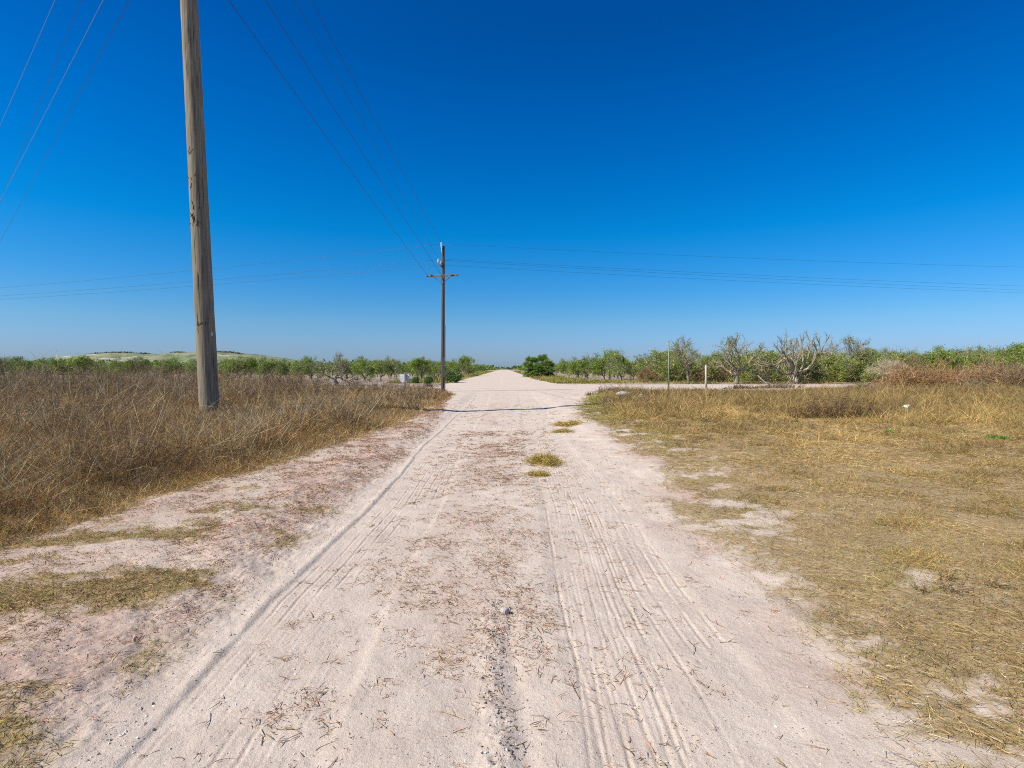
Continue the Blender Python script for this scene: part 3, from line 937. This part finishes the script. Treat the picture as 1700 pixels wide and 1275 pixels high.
g1 = "wires from the slim pole up to the thick pole"
for i, ((px, py), lab) in enumerate((((711, 459), "leftmost black wire climbing from the crossarm end toward the thick pole"),
                                     ((733, 456.5), "second wire climbing from the middle of the crossarm toward the thick pole"),
                                     ((728, 430), "third wire climbing from the white side insulator toward the thick pole"),
                                     ((732.5, 403), "rightmost wire climbing from the slim pole top toward the thick pole"))):
    p1 = D(px, py, FY - .2)
    wire(p1, w_at[i] + Vector((.48, .2, 0)), .10, (.0105, .0105, .0075, .0105)[i], lab, g1)
g2 = "wires leaving the thick pole toward the upper left"
# four wires run level to the next pole far to the left
for i, (zz, qx, lab) in enumerate(((15.9, -115, "lowest of the four wires crossing the upper left corner of sky"),
                                   (17.5, -146, "second wire from below crossing the upper left corner of sky"),
                                   (20.3, -112, "steepest wire of the four in the upper left corner of sky"),
                                   (21.4, -179, "topmost wire of the four in the upper left corner of sky"))):
    p0 = Vector((pb.x - .7, 17.2, zz))
    dd = ray(qx, 612); dd = Vector((dd.x, dd.y, 0)).normalized()
    wire(p0, p0 + dd * 150, .25, .010, lab, g2, 60, (.03, .03, .035) if i in (0, 2) else (.30, .30, .31))
g3 = "wires running sideways from the slim pole"


def side_wire(pa, px, py, z, sag, lab):
    d = ray(px, py); t = (z - HC) / d.z
    e = Vector((d.x * t, d.y * t, z))
    e = pa + (e - pa) * 1.5
    wire(pa, e, sag, .0062 if px > 800 else .0078, lab, g3, 60)


side_wire(D(733, 405, FY), 0, 473, 10.4, .35, "top wire running left from the slim pole tip")
side_wire(D(728, 431, FY), 0, 487, 9.4, .3, "middle wire running left from the slim pole")
side_wire(D(742, 440, FY), 0, 493, 9.05, .3, "lowest wire running left from the slim pole")
side_wire(D(736, 405, FY), 1700, 437.5, 10.6, .35, "top wire running right from the slim pole tip")
side_wire(D(738, 430.2, FY), 1700, 470, 9.4, .3, "second wire running right from the slim pole")
side_wire(D(738, 432.3, FY), 1700, 477, 9.3, .3, "third wire running right from the slim pole")
side_wire(D(738, 440.2, FY), 1700, 481.5, 9.05, .3, "lowest wire running right from the slim pole")

# ------------------------------------------------------------------ sign and posts
sb = G(673, 648); SY = sb.y
sign = empty("sign", (sb.x, SY, 0), "white sign panel on a wooden post at the crossing", "sign")


def sr(px, py, dy=0.0):
    v = D(px, py, SY + dy); return np.array((v.x - sb.x, v.y - SY, v.z))


a = Acc(); a.box((0, -.045, sr(671, 633)[2] / 2 - .1 + .32), (.10, .09, sr(671, 620)[2] + .2), (.26, .20, .16))
bevel(a.build("post", M_WOOD, sign), .008)
a = Acc()
tl, tr_, br, bl = sr(663, 621.3), sr(679, 620.6), sr(679.2, 634.6), sr(665.5, 635)
ml, = [sr(662.8, 631)]
out_ = np.array([tl, tr_, br, bl, ml])
yy = np.array([.05, .02, .03, .10, .09])
f_ = np.stack([out_[:, 0], yy, out_[:, 2]], -1); b_ = f_ + np.array((0, .012, 0))
vv = np.concatenate([f_, b_]); ff = []
for i in range(1, 4): ff += [(0, i, i + 1), (5, 5 + i + 1, 5 + i)]
for i in range(5):
    j = (i + 1) % 5; ff += [(i, 5 + i, 5 + j), (i, 5 + j, j)]
a.add(vv, ff, (.80, .80, .80)); a.build("panel", M_PLAIN, sign)

pp = G(1110, 649)
o = empty("post", (pp.x, pp.y, 0), "tall thin grey green post at the edge of the cross road", "post")
hp = D(1109.5, 567, pp.y).z
a = Acc(); a.path([(0, 0, -.2), (.0, 0, hp * .5), (-.03, 0, hp)], [.055, .055, .05], (.22, .26, .20), n=10, wob=.02); a.build("shaft", M_WOOD, o, smooth=True)
a = Acc(); a.path([(-.03, 0, hp - .005), (-.03, 0, hp + .03)], [.06, .05], (.2, .2, .19), n=10); a.build("cap", M_PLAIN, o)
pp = G(1172, 651)
o = empty("post", (pp.x, pp.y, 0), "short pale post standing right of the tall thin post", "post")
hp = D(1172, 606, pp.y).z
a = Acc(); a.path([(0, 0, -.2), (.0, 0, hp * .5), (-.02, 0, hp - .02), (-.02, 0, hp)], [.075, .072, .07, .05], (.47, .42, .35), n=10, wob=.03); a.build("shaft", M_WOOD, o, smooth=True)
a = Acc(); a.box((.0, -.074, .35), (.12, .012, .3), (.24, .2, .17)); a.build("dark_base_band", M_WOOD, o)
# fallen dead stem
p = G(1278, 640)
a = Acc(); a.path([(0, 0, .05), (-.5, .1, .35), (-.9, .1, .75), (-1.1, .15, .95)], [.06, .05, .04, .02], (.50, .44, .36), n=8, wob=.06)
a.path([(-.5, .1, .35), (-.75, -.1, .3), (-1.1, -.2, .42)], [.03, .025, .012], (.50, .44, .36), n=6)
o = a.build("fallen_branch", M_BARK, smooth=True); o.location = (p.x, p.y, float(H(p.x, p.y))); tag(o, "pale fallen branch lying in weeds left of the widest bare tree", "branch")


# ------------------------------------------------------------------ trees
def grow(seed, h, spread, limbs=5, trunk=.6, depth=4, gnarl=.25, up=.35, r0=.11, kids=(3, 4), lean=0.0, shrink=(.55, .78)):
    r = np.random.default_rng(seed)
    P0, P1, R0, R1, LV = [], [], [], [], []
    tips = []

    def seg(p, d, L, rad, lev):
        n_ = 4 if lev < 2 else 3
        q = p
        for i in range(n_):
            d = d + r.normal(size=3) * gnarl * (.7 if lev == 0 else 1); d[2] += up * .12
            d = d / np.linalg.norm(d)
            q2 = q + d * L / n_
            ra, rb = rad * (1 - .35 * i / n_), rad * (1 - .35 * (i + 1) / n_)
            P0.append(q); P1.append(q2); R0.append(ra); R1.append(rb); LV.append(lev)
            q = q2
            if lev >= depth - 2: tips.append((q, d, lev))
            if lev < depth and i >= 1 and r.random() < .75:
                side = r.normal(size=3); side -= d * (side @ d); side /= np.linalg.norm(side)
                dn = d * .65 + side * .85; dn[2] += up * .3
                seg(q, dn / np.linalg.norm(dn), L * r.uniform(*shrink), rb * .62, lev + 1)
        if lev < depth:
            for _ in range(r.integers(*kids)):
                side = r.normal(size=3); side -= d * (side @ d); side /= np.linalg.norm(side)
                dn = d + side * .7; dn[2] += up * .2
                seg(q, dn / np.linalg.norm(dn), L * r.uniform(*shrink), rad * .5, lev + 1)

    tp = np.array((0., 0, -.1)); dd = np.array((lean, 0, 1.)); dd /= np.linalg.norm(dd)
    q = tp
    for i in range(3):
        q2 = q + (dd + r.normal(size=3) * .12) * (trunk + .1) / 3
        P0.append(q); P1.append(q2); R0.append(r0 * (1.25 - .08 * i)); R1.append(r0 * (1.17 - .08 * i)); LV.append(0); q = q2
    for k in range(limbs):
        a_ = 2 * math.pi * (k + r.uniform(-.3, .3)) / limbs
        el = r.uniform(.5, 1.15)
        d_ = np.array((math.cos(a_) * math.cos(el) * spread, math.sin(a_) * math.cos(el) * spread, math.sin(el)))
        seg(q, d_ / np.linalg.norm(d_), h * .30 * r.uniform(.8, 1.2), r0 * .62, 1)
    P0, P1 = np.array(P0), np.array(P1)
    T = np.array([t[0] for t in tips]); TD = np.array([t[1] for t in tips])
    zs = h / np.quantile(P1[:, 2], .995)
    S = np.array((zs ** .5, zs ** .5, zs))
    return P0 * S, P1 * S, np.array(R0), np.array(R1), np.array(LV), T * S, TD


LEAFP = [(.18, .31, .035), (.23, .36, .04), (.12, .23, .03), (.30, .38, .05), (.35, .38, .07)]


def tree_meshes(name, seed, h, spread, leaves, leafsize=.12, barkc=(.20, .17, .13), bare=False, pal=LEAFP, leaf_thr=.0, **kw):
    P0, P1, R0, R1, LV, T, TD = grow(seed, h, spread, **kw)
    a = Acc()
    rr0 = np.maximum(R0, .012 if bare else .009); rr1 = np.maximum(R1, .010 if bare else .008)
    cb = np.clip(np.array(barkc)[None] * (1 + .22 * rng.normal(size=(len(P0), 1))), .02, 1)
    a.tubes(P0, P1, rr0, rr1, cb, n=6)
    trunk = a.build("trunk", M_BARK, smooth=True)
    a = Acc()
    if leaves:
        # leaves keep to some twigs, so the crown has gaps and clumps
        wgt = np.clip(vn(T[:, 0] * 1.6 + seed, T[:, 1] * 1.6 + T[:, 2] * 1.9, seed) - leaf_thr, 0, 1) ** 1.5 + 1e-4
        if bare: wgt = wgt * (.15 + np.clip((T[:, 2] / h - .45) * 2, 0, 2))
        i = rng.choice(len(T), leaves, p=wgt / wgt.sum())
        P = T[i] + rng.normal(size=(leaves, 3)) * leafsize * .95
        Dl = TD[i] * .5 + rng.normal(size=(leaves, 3)) * .8; Dl /= np.linalg.norm(Dl, axis=1, keepdims=True)
        cl = palette(leaves, pal, jit=.2) * (0.8 + .5 * vn(T[i][:, 0] * .9 + 3, T[i][:, 1] * .9 + T[i][:, 2], seed + 3))[:, None]
        Cl = rng.normal(size=(leaves, 3)) * .2; Cl[:, 2] -= .2
        a.strips(P, Dl, leafsize * (.8 + .6 * rng.random(leaves)), leafsize * .55, Cl, cl, K=2, diamond=True)
    # fine twigs in the crown
    nt_ = 160 if not bare else 700
    i = rng.integers(0, len(T), nt_)
    Dt = TD[i] + rng.normal(size=(nt_, 3)) * .5; Dt /= np.linalg.norm(Dt, axis=1, keepdims=True)
    a.strips(T[i], Dt, .25 + .45 * rng.random(nt_), .018 if bare else .016, rng.normal(size=(nt_, 3)) * .25, np.repeat(np.array(barkc)[None] * 1.05, nt_, 0), K=2, taper=.6)
    crown = a.build("crown", M_LEAF)
    return trunk, crown


def plant(parts, name, loc, label, group=None, s=1.0, rz=None, sz=1.0, first=False, cat="tree"):
    o = empty(name, (loc[0], loc[1], float(H(loc[0], loc[1]))), label, cat, group, rng.random() * 6.28 if rz is None else rz)
    o.scale = (s, s, s * sz)
    for prt in parts:
        if prt.parent is None:
            c_ = prt
        else:
            c_ = prt.copy(); COL.objects.link(c_)
        c_.parent = o
    return o


GREENV = [tree_meshes("t", 100 + i, 3.6, 1.0, [5200, 4300, 6000, 3600, 4800, 5600][i], .13, limbs=[5, 6, 6, 5, 4, 6][i], trunk=[.35, .3, .4, .45, .4, .3][i],
                      gnarl=.22, up=.45, r0=.10, leaf_thr=[.1, .2, .05, .3, .15, .1][i]) for i in range(6)]
SPARSE = [tree_meshes("t", 140 + i, 4.0, .95, 2100, .13, limbs=5, trunk=.5, gnarl=.26, up=.5, r0=.10, barkc=(.27, .24, .19), leaf_thr=.28) for i in range(3)]

# ---- named near trees (pixel of trunk foot gives the real spot on the ground)
GB = (.27, .235, .165)
specs = [
    # px, Y, top py, meshes, label, rz
    (1141, 56, 562, ("b", 201, .75, 1500, dict(limbs=4, trunk=1.3, gnarl=.30, up=.8, r0=.12, depth=3)), "slender bare tree between the tall thin post and the short pale post"),
    (1222, 57, 557, ("b", 202, 1.0, 1800, dict(limbs=6, trunk=.6, gnarl=.34, up=.8, r0=.22, depth=3)), "thick trunked bare tree just right of the short pale post"),
    (1322, 57, 553, ("b", 203, 2.2, 1500, dict(limbs=8, trunk=.5, gnarl=.36, up=.5, r0=.24, depth=3)), "widest bare tree with grey limbs spreading both ways"),
    (1421, 66, 558, ("b", 205, .8, 2200, dict(limbs=4, trunk=1.3, gnarl=.28, up=.9, r0=.17, depth=3)), "pale bare tree with a leafy tuft, right of the widest bare one"),
    (1368, 72, 566, ("b", 206, 1.0, 400, dict(limbs=5, trunk=.8, gnarl=.34, up=.7, r0=.14, depth=3)), "bare tree standing behind the widest bare tree"),
    (557, 51, 588, ("b", 207, 1.25, 700, dict(limbs=5, trunk=.35, gnarl=.36, up=.4, r0=.14)), "half bare arching tree at the front of the left orchard"),
]
for px, Y, tpy, (kd, seed, sp, lv, kw), lab in specs:
    hgt_ = D(px, tpy, Y).z
    parts = tree_meshes("t", seed, hgt_, sp, lv, .10, GB, True, pal=[(.22, .28, .08), (.28, .32, .11), (.3, .28, .12)], **kw)
    x_ = D(px, 612, Y).x
    plant(parts, "bare_tree", (x_, Y), lab, "leafless citrus trees at the crossing", rz=0)

near = [
    (975, 76, 590, 0, 3, "pale stemmed thin tree right of the palms"),
    (1003, 73, 588, 0, 0, "thin leafy tree with twiggy base, second right of the palms"),
    (1031, 70, 581, 1, 1, "taller leafy tree left of the brown dead bush"),
    (1012, 78, 582, 0, 2, "bushy tree behind the taller leafy tree"),
    (945, 92, 597, 0, 4, "small rounded tree nearest the palms on their right"),
    (1052, 82, 596, 0, 5, "dense low tree behind the brown dead bush"),
    (463, 62, 599, 0, 1, "green tree right of the thick pole"),
    (500, 66, 600, 0, 3, "dense green tree left of the arching tree"),
    (606, 70, 594, 0, 4, "dark stemmed tree right of the arching tree"),
    (632, 73, 593, 0, 0, "green tree behind the white sign"),
    (658, 72, 597, 1, 2, "pale green tree just left of the sign"),
    (700, 70, 594, 0, 2, "broad dark green tree left of the slim pole"),
    (722, 76, 600, 0, 5, "lower green tree touching the slim pole on its left"),
    (773, 118, 592.5, 0, 2, "round dark green tree beside the road past the crossing"),
]
for px, Y, tpy, sp, vi, lab in near:
    hgt_ = D(px, tpy, Y).z
    src = (SPARSE[vi % 3] if sp else GREENV[vi])
    x_ = D(px, 612, Y).x
    base_h = 4.0 if sp else 3.6
    s_ = hgt_ / base_h
    plant(src, "citrus_tree", (x_, Y), lab, None, s_ * (1.0 if px != 773 else 1.05), sz=1.0)

# dead brown bushes among the bare trees
DEADP = [(.34, .21, .08), (.28, .17, .07), (.40, .27, .12), (.22, .14, .06)]
DEADB = [tree_meshes("t", 300 + i, 2.3, 1.3, 3000, .13, (.24, .18, .12), pal=DEADP, limbs=6, trunk=.15, gnarl=.28, up=.25, r0=.06) for i in range(2)]
for px, Y, tpy, vi, lab in ((1074, 64, 611, 0, "rusty brown dead bush left of the tall thin post"), (1160, 62, 613, 1, "brown dead bush behind the short pale post"),
                            (1200, 66, 607, 0, "brown bush at the left foot of the thick trunked bare tree"), (1252, 67, 604, 1, "brown bush between the two largest bare trees"),
                            (1100, 70, 604, 1, "grey brown bush behind the tall thin post"), (1392, 74, 606, 0, "brown bush right of the widest bare tree"),
                            (1290, 70, 610, 0, "olive brown bush behind the left limbs of the widest bare tree")):
    hgt_ = D(px, tpy, Y).z
    plant(DEADB[vi], "dead_bush", (D(px, 612, Y).x, Y), lab, "dead brown bushes of the right orchard", hgt_ / 2.3, cat="bush")

OLIVE = [(.26, .35, .055), (.20, .33, .04), (.33, .36, .08), (.14, .26, .035), (.34, .30, .09)]
SCRUB = [tree_meshes("t", 350 + i, 2.6, 1.2, 3600, .12, (.25, .20, .14), pal=OLIVE, limbs=7, trunk=.2, gnarl=.27, up=.4, r0=.05, leaf_thr=.15) for i in range(3)]
for q_ in range(56):
    px, Y = 1085 + 420 * rng.random(), 61 + 22 * rng.random()
    hgt_ = 2.0 + 1.7 * rng.random() + .03 * (Y - 61)
    plant(SCRUB[q_ % 3], "scrub_bush", (D(px, 612, Y).x, Y), "olive green scrub bush growing between and behind the bare trees", "olive scrub among the bare trees", hgt_ / 2.6, cat="bush")

# pale saplings
for px, Y, tpy, seed, lab in ((1469, 44, 600, 401, "left one of the pale leafless saplings beside the brown shrubs"), (1478, 45, 603, 402, "middle one of the pale leafless saplings beside the brown shrubs"),
                              (1487, 43, 606, 403, "right leaning one of the pale leafless saplings")):
    hgt_ = D(px, tpy, Y).z
    parts = tree_meshes("t", seed, hgt_, .55, 0, .1, (.50, .44, .30), True, limbs=3, trunk=1.0, depth=3, gnarl=.22, up=.5, r0=.035, lean=(seed - 402) * .12)
    plant(parts, "sapling", (D(px, 612, Y).x, Y), lab, "pale leafless saplings", rz=0)

# low bright shrubs left of the slim pole and beyond
SHRUBP = [(.09, .19, .03), (.12, .22, .045), (.16, .24, .06), (.07, .14, .025)]
LOW = tree_meshes("t", 500, 1.3, 1.7, 3800, .14, (.2, .17, .12), pal=SHRUBP, limbs=8, trunk=.08, gnarl=.25, up=.15, r0=.03)
for px, Y, tpy, lab in ((712, 56, 626, "low bright green shrub left of the slim pole foot"), (748, 62, 618, "low bright green shrub right of the slim pole"),
                        (758, 72, 619, "bright green shrub farther along the left road edge"), (690, 60, 628, "lowest green shrub under the broad dark tree")):
    plant(LOW, "green_shrub", (D(px, 612, Y).x, Y), lab, "low green shrubs by the crossing", max(.5, D(px, tpy, Y).z / 1.3), cat="shrub")


# cabbage palms
def palm(px, Y, tpy, nf, lab, seed, fan=1.25, hs=1.0):
    nf = int(nf * 1.35); fan *= 1.12
    r = np.random.default_rng(seed)
    top_ = D(px, tpy, Y).z
    hub = top_ - fan * 1.1
    o = empty("palm_tree", (D(px, 612, Y).x, Y, float(H(D(px, 612, Y).x, Y))), lab, "palm tree", "cabbage palms by the road")
    a = Acc(); a.path([(0, 0, -.1), (.03, 0, hub * .5), (0, 0, hub)], [.24, .2, .22], (.15, .12, .09), n=12, wob=.08); a.build("trunk", M_BARK, o, smooth=True)
    a = Acc(); dead = Acc()
    for k_ in range(nf):
        az = r.uniform(0, 6.283); el = math.asin(r.uniform(-.8, 1.0))
        d_ = np.array((math.cos(az) * math.cos(el), math.sin(az) * math.cos(el), math.sin(el)))
        hubp = np.array((0, 0, hub - (0 if el > 0 else r.uniform(0, .55 * hub))))
        st = fan * r.uniform(.5, .75)
        c_ = hubp + d_ * st + np.array((0, 0, -.12))
        isd = el < -.35 and r.random() < .4
        tgt = dead if isd else a
        base_c = np.array((.17, .31, .055)) if not isd else np.array((.25, .18, .10))
        if el > .1 and r.random() < .35: base_c = np.array((.30, .37, .09))
        tgt.tubes([hubp], [c_], [.022], [.014], base_c * 1.2, n=4)
        side = np.cross(d_, (0, 0, 1.)); side /= np.linalg.norm(side) + 1e-6
        upv = np.cross(side, d_)
        nb = 22
        an = np.linspace(-2.0, 2.0, nb) + r.normal(size=nb) * .04
        Dd = np.cos(an)[:, None] * d_ + np.sin(an)[:, None] * side + upv * .12
        Dd /= np.linalg.norm(Dd, axis=1, keepdims=True)
        Cc = np.tile(np.array((0, 0, -.28)), (nb, 1)) + r.normal(size=(nb, 3)) * .05
        tgt.strips(np.repeat(c_[None], nb, 0), Dd, fan * .72 * (.75 + .25 * np.cos(an * .7)), .12, Cc,
                   np.repeat(base_c[None], nb, 0) * (1 + .15 * r.normal(size=(nb, 1))), K=3, side=np.cross(Dd, upv))
    a.build("crown", M_LEAF, o)
    if dead.n: dead.build("dead_fronds", M_GRASS, o)


palm(883, 104, 589, 46, "left palm of the clump at the road side", 1, 1.35)
palm(900, 108, 585.5, 50, "tallest palm in the middle of the roadside clump", 2, 1.4)
palm(909, 104, 594, 44, "lower palm at the right of the roadside clump", 3, 1.3)
palm(876, 102, 598, 36, "lowest palm at the left end of the roadside clump", 4, 1.15)
palm(893, 101, 600, 36, "short palm in front of the tallest palm", 5, 1.2)

# ---- orchard rows
cnt = 0
used = []


def free(x, y):
    return not road_mask(np.array([x]), np.array([y]))[0]


gl = "green citrus tree standing in the rows of the left orchard"
gr_ = "green citrus tree in the rows behind the bare trees"
gm = "green citrus tree in the rows far along the road"
rows = []
for j, Y in enumerate((76, 82, 88.5, 95, 103, 112)):
    for xx in np.arange(-135, -12, 4.0 + .2 * j):
        rows.append((xx + rng.normal() * .5 + j * 1.3, Y + rng.normal() * .5, 1))
for xx in np.arange(-85, -29, 4.7): rows.append((xx, 67 + rng.normal() * .6, 1))
for j, Y in enumerate((80, 87, 95, 104)):
    for xx in np.arange(12 + j, 128, 4.8 + .25 * j):
        rows.append((xx + rng.normal() * .5, Y + rng.normal() * .5, 2))
for xx in np.arange(44, 90, 4.4): rows.append((xx, 70 + rng.normal() * .8, 2))
nL = nR = 0
for x_, y_, side_ in rows:
    if abs(x_) > 1.03 * y_ + 2: continue
    if not free(x_, y_): continue
    if side_ == 2 and x_ < 22 and y_ < 84: continue
    if side_ == 1 and y_ < 80 and x_ > -22: continue
    if rng.random() < .06: continue
    s_ = rng.uniform(.70, 1.08) * (.86 if side_ == 1 else 1)
    if side_ == 2: s_ *= np.interp(x_ / y_, [0, .2, .5, .7, .95], [.95, .95, 1.0, 1.25, 1.5])
    src = SPARSE[rng.integers(3)] if rng.random() < .16 else GREENV[rng.integers(6)]
    plant(src, "citrus_tree", (x_, y_), (gl if side_ == 1 else gr_) if src in GREENV else (gl if side_ == 1 else gr_).replace('green', 'thin twiggy pale'), "rows of the left orchard" if side_ == 1 else "rows of the right orchard", s_ * (.92 if src in SPARSE else 1))
    if side_ == 1: nL += 1
    else: nR += 1
# rows running along the road into the distance
nM = 0
for side_, x0 in ((-1, -13.5), (-1, -20), (1, 11.5), (1, 18)):
    y_ = 128.
    while y_ < 330:
        if not (side_ > 0 and y_ < 112):
            plant(GREENV[rng.integers(6)], "citrus_tree", (x0 + rng.normal() * .6 + side_ * (y_ - 120) * .008, y_), gm, "rows along the far road", rng.uniform(.85, 1.12) * (1 if side_ < 0 else .9)); nM += 1
        y_ += 7.0 + (y_ - 120) * .03
print("orchard trees", nL, nR, nM)

# far orchard and tree line: one green mass
A = Acc()
n = 60000
y = 130 * (900 / 130) ** rng.random(n); sd = np.where(rng.random(n) < .5, -1, 1)
x = sd * (14 + rng.random(n) * (1.1 * y))
row = np.abs(np.sin(y * .42 + fbm(x * .05, y * .05, 120) * 6)) ** .5
hh = (2.6 + 1.5 * fbm(x * .2, y * .2, 121)) * row
z = hh * rng.random(n) ** .7 + .2
keep = np.abs(x) > np.where(y < 330, 27, 13)
x, y, z = x[keep], y[keep], z[keep]; n = len(x)
A.strips(np.stack([x, y, z], -1), dirs(n, -.6, .9), .006 * y + .1, .0038 * y, rng.normal(size=(n, 3)) * .2, palette(n, LEAFP[:3]) * .7, K=2, diamond=True)
n = 26000
x = -1500 + rng.random(n) * 3000; y = 900 + rng.random(n) * 60
hh = (3.0 + 7 * fbm(x * .012, x * 0 + 2, 130) ** 2 + 4 * ss(.6, .8, fbm(x * .06, x * 0, 131))) * (.45 + .55 * ss(10, 70, np.abs(x)))
z = hh * rng.random(n) ** .8
A.strips(np.stack([x, y, z], -1), dirs(n, -.7, .9), 3.6, 2.2, rng.normal(size=(n, 3)) * .2, palette(n, [(.14, .19, .09), (.17, .21, .10), (.11, .15, .08)]), K=2, diamond=True)
tag(A.build("distant_orchard", M_LEAF), "far green orchard and tree line along the horizon", "orchard", kind="stuff")

# ------------------------------------------------------------------ hill on the left skyline
HY = 1300.
prof = [(40, 611), (70, 604), (95, 594), (118, 590), (150, 587.5), (190, 584.5), (215, 584.5), (250, 587), (285, 585), (300, 584), (330, 584), (360, 583.5), (385, 584), (405, 587.5), (430, 591), (465, 596), (500, 602), (545, 611)]
hx = np.array([D(a_, 612, HY).x for a_, b_ in prof]); hz = np.array([D(a_, b_, HY).z for a_, b_ in prof])
gx = np.linspace(hx[0] - 30, hx[-1] + 30, 220); gy = np.linspace(-260, 420, 80)
GX, GY = np.meshgrid(gx, gy)
ridge = np.interp(GX, hx, hz) - 2
w = np.where(GY < 0, 1 - ss(0, 1, -GY / 240.), 1 - ss(.3, 1, GY / 420.))
gul = fbm(GX * .02, GY * .006 + 3, 140) - .5
GZ = ridge * w * (1 + .35 * gul * (1 - w ** 4)) + 1.2 * (fbm(GX * .05, GY * .05, 141) - .5) * w - 2 * (1 - w)
veg = ss(.42, .62, fbm(GX * .018, GY * .02, 142))
veg2 = ss(.62, .70, fbm(GX * .06, GY * .06, 143))
c0, c1, c2 = np.array((.245, .255, .165)), np.array((.185, .225, .125)), np.array((.11, .14, .075))
cc = c0 + (c1 - c0) * veg[..., None]
cc = cc + (c2 - cc) * (veg2 * .7)[..., None]
pale = ss(.66, .74, fbm(GX * .03, GY * .12, 144)) * (GY < -40)
cc = cc + (np.array((.48, .47, .42)) - cc) * pale[..., None]
a = Acc()
id_ = np.arange(GX.size).reshape(GX.shape)
qq = np.stack([id_[:-1, :-1], id_[:-1, 1:], id_[1:, 1:], id_[1:, :-1]], -1).reshape(-1, 4)
a.add(np.stack([GX, HY + GY, GZ], -1), np.concatenate([qq[:, :3], qq[:, [0, 2, 3]]]), cc.reshape(-1, 3))
tag(a.build("hill", M_HILL, smooth=True), "long low grassy spoil hill on the left skyline", "hill", kind="structure")
a = Acc()
n = 1500
cx_ = rng.choice([D(p_, 600, HY).x for p_ in (176, 196, 213, 297, 352, 368, 378, 392, 240, 160)], n) + rng.normal(size=n) * 7
cz_ = np.interp(cx_, hx, hz) - 2
a.strips(np.stack([cx_, np.full(n, HY) + rng.normal(size=n) * 8, cz_ - .5 + rng.random(n) * 2.6], -1), dirs(n, -.3, .9), 3.0, 1.6, rng.normal(size=(n, 3)) * .2, palette(n, [(.08, .10, .05), (.11, .13, .07), (.14, .12, .09)]), K=2, diamond=True)
tag(a.build("hill_scrub", M_LEAF), "dark scrub dotted along the crest of the hill", "scrub", kind="stuff")

# ------------------------------------------------------------------ light
AZ, EL = math.radians(22), math.radians(45)
Ld = Vector((math.cos(AZ) * math.cos(EL), math.sin(AZ) * math.cos(EL), -math.sin(EL)))
sun_d = bpy.data.lights.new("sun", "SUN"); sun_d.energy = 5.0; sun_d.angle = math.radians(.53); sun_d.color = (1, .93, .80)
sun = bpy.data.objects.new("sun", sun_d); COL.objects.link(sun)
sun.rotation_euler = Ld.to_track_quat("-Z", "Y").to_euler()

w_ = bpy.data.worlds.new("World"); SC.world = w_; w_.use_nodes = True
nt = w_.node_tree; nt.nodes.clear()
sky = nt.nodes.new("ShaderNodeTexSky"); sky.sky_type = "NISHITA"; sky.sun_disc = False
sky.sun_elevation = EL
sv = -Ld
sky.sun_rotation = math.atan2(sv.x, sv.y)
sky.altitude = 0; sky.air_density = 1.0; sky.dust_density = .35; sky.ozone_density = 4.0
hsv = nt.nodes.new("ShaderNodeHueSaturation"); hsv.inputs["Saturation"].default_value = 1.25
bg = nt.nodes.new("ShaderNodeBackground"); bg.inputs["Strength"].default_value = .080
wo = nt.nodes.new("ShaderNodeOutputWorld")
# a deep polarised blue at the top of the view, paler toward the horizon: tint of the sky by elevation
tcw = nt.nodes.new("ShaderNodeTexCoord"); sx = nt.nodes.new("ShaderNodeSeparateXYZ")
rp = nt.nodes.new("ShaderNodeValToRGB"); mu = nt.nodes.new("ShaderNodeMix"); mu.data_type = "RGBA"; mu.blend_type = "MULTIPLY"; mu.inputs[0].default_value = 1
s2l = lambda c: np.where(np.array(c) / 255 <= .04045, np.array(c) / 255 / 12.92, ((np.array(c) / 255 + .055) / 1.055) ** 2.4)
SKY = [(0, (150, 181, 212), (205, 211, 190)), (.038, (142, 181, 216), (184, 205, 197)), (.08, (118, 180, 226), (156, 193, 210)), (.150, (65, 160, 228), (120, 168, 204)),
       (.234, (6, 138, 218), (91, 142, 191)), (.327, (0, 114, 200), (73, 122, 175)), (.416, (0, 97, 182), (61, 109, 162)), (.509, (0, 82, 163), (53, 99, 151)), (.60, (0, 76, 155), (50, 92, 145)), (.80, (40, 68, 100), (50, 85, 135))]  # topmost stop, out of view, greyed and dimmed so shadow fill is less blue
el_ = rp.color_ramp.elements
while len(el_) < len(SKY): el_.new(.5)
for e_, (p_, T_, m_) in zip(el_, SKY): e_.position = p_
for e_, (p_, T_, m_) in zip(el_, SKY): e_.color = (*(s2l(T_) / s2l(m_) * .5), 1)
sc2 = nt.nodes.new("ShaderNodeVectorMath"); sc2.operation = "SCALE"; sc2.inputs["Scale"].default_value = 2.0
nt.links.new(tcw.outputs["Generated"], sx.inputs[0]); nt.links.new(sx.outputs["Z"], rp.inputs[0])
nt.links.new(sky.outputs[0], hsv.inputs["Color"]); nt.links.new(hsv.outputs[0], mu.inputs[6]); nt.links.new(rp.outputs[0], mu.inputs[7])
nt.links.new(mu.outputs[2], sc2.inputs[0]); nt.links.new(sc2.outputs[0], bg.inputs["Color"]); nt.links.new(bg.outputs[0], wo.inputs[0])

SC.view_settings.view_transform = "Standard"; SC.view_settings.look = "None"
SC.view_settings.exposure = .32; SC.view_settings.gamma = 1; SC.view_settings.use_curve_mapping = False
SC.cycles.use_denoising = False
SC.cycles.filter_width = 1.05
SC.cycles.max_bounces = 6; SC.cycles.diffuse_bounces = 3; SC.cycles.transparent_max_bounces = 8
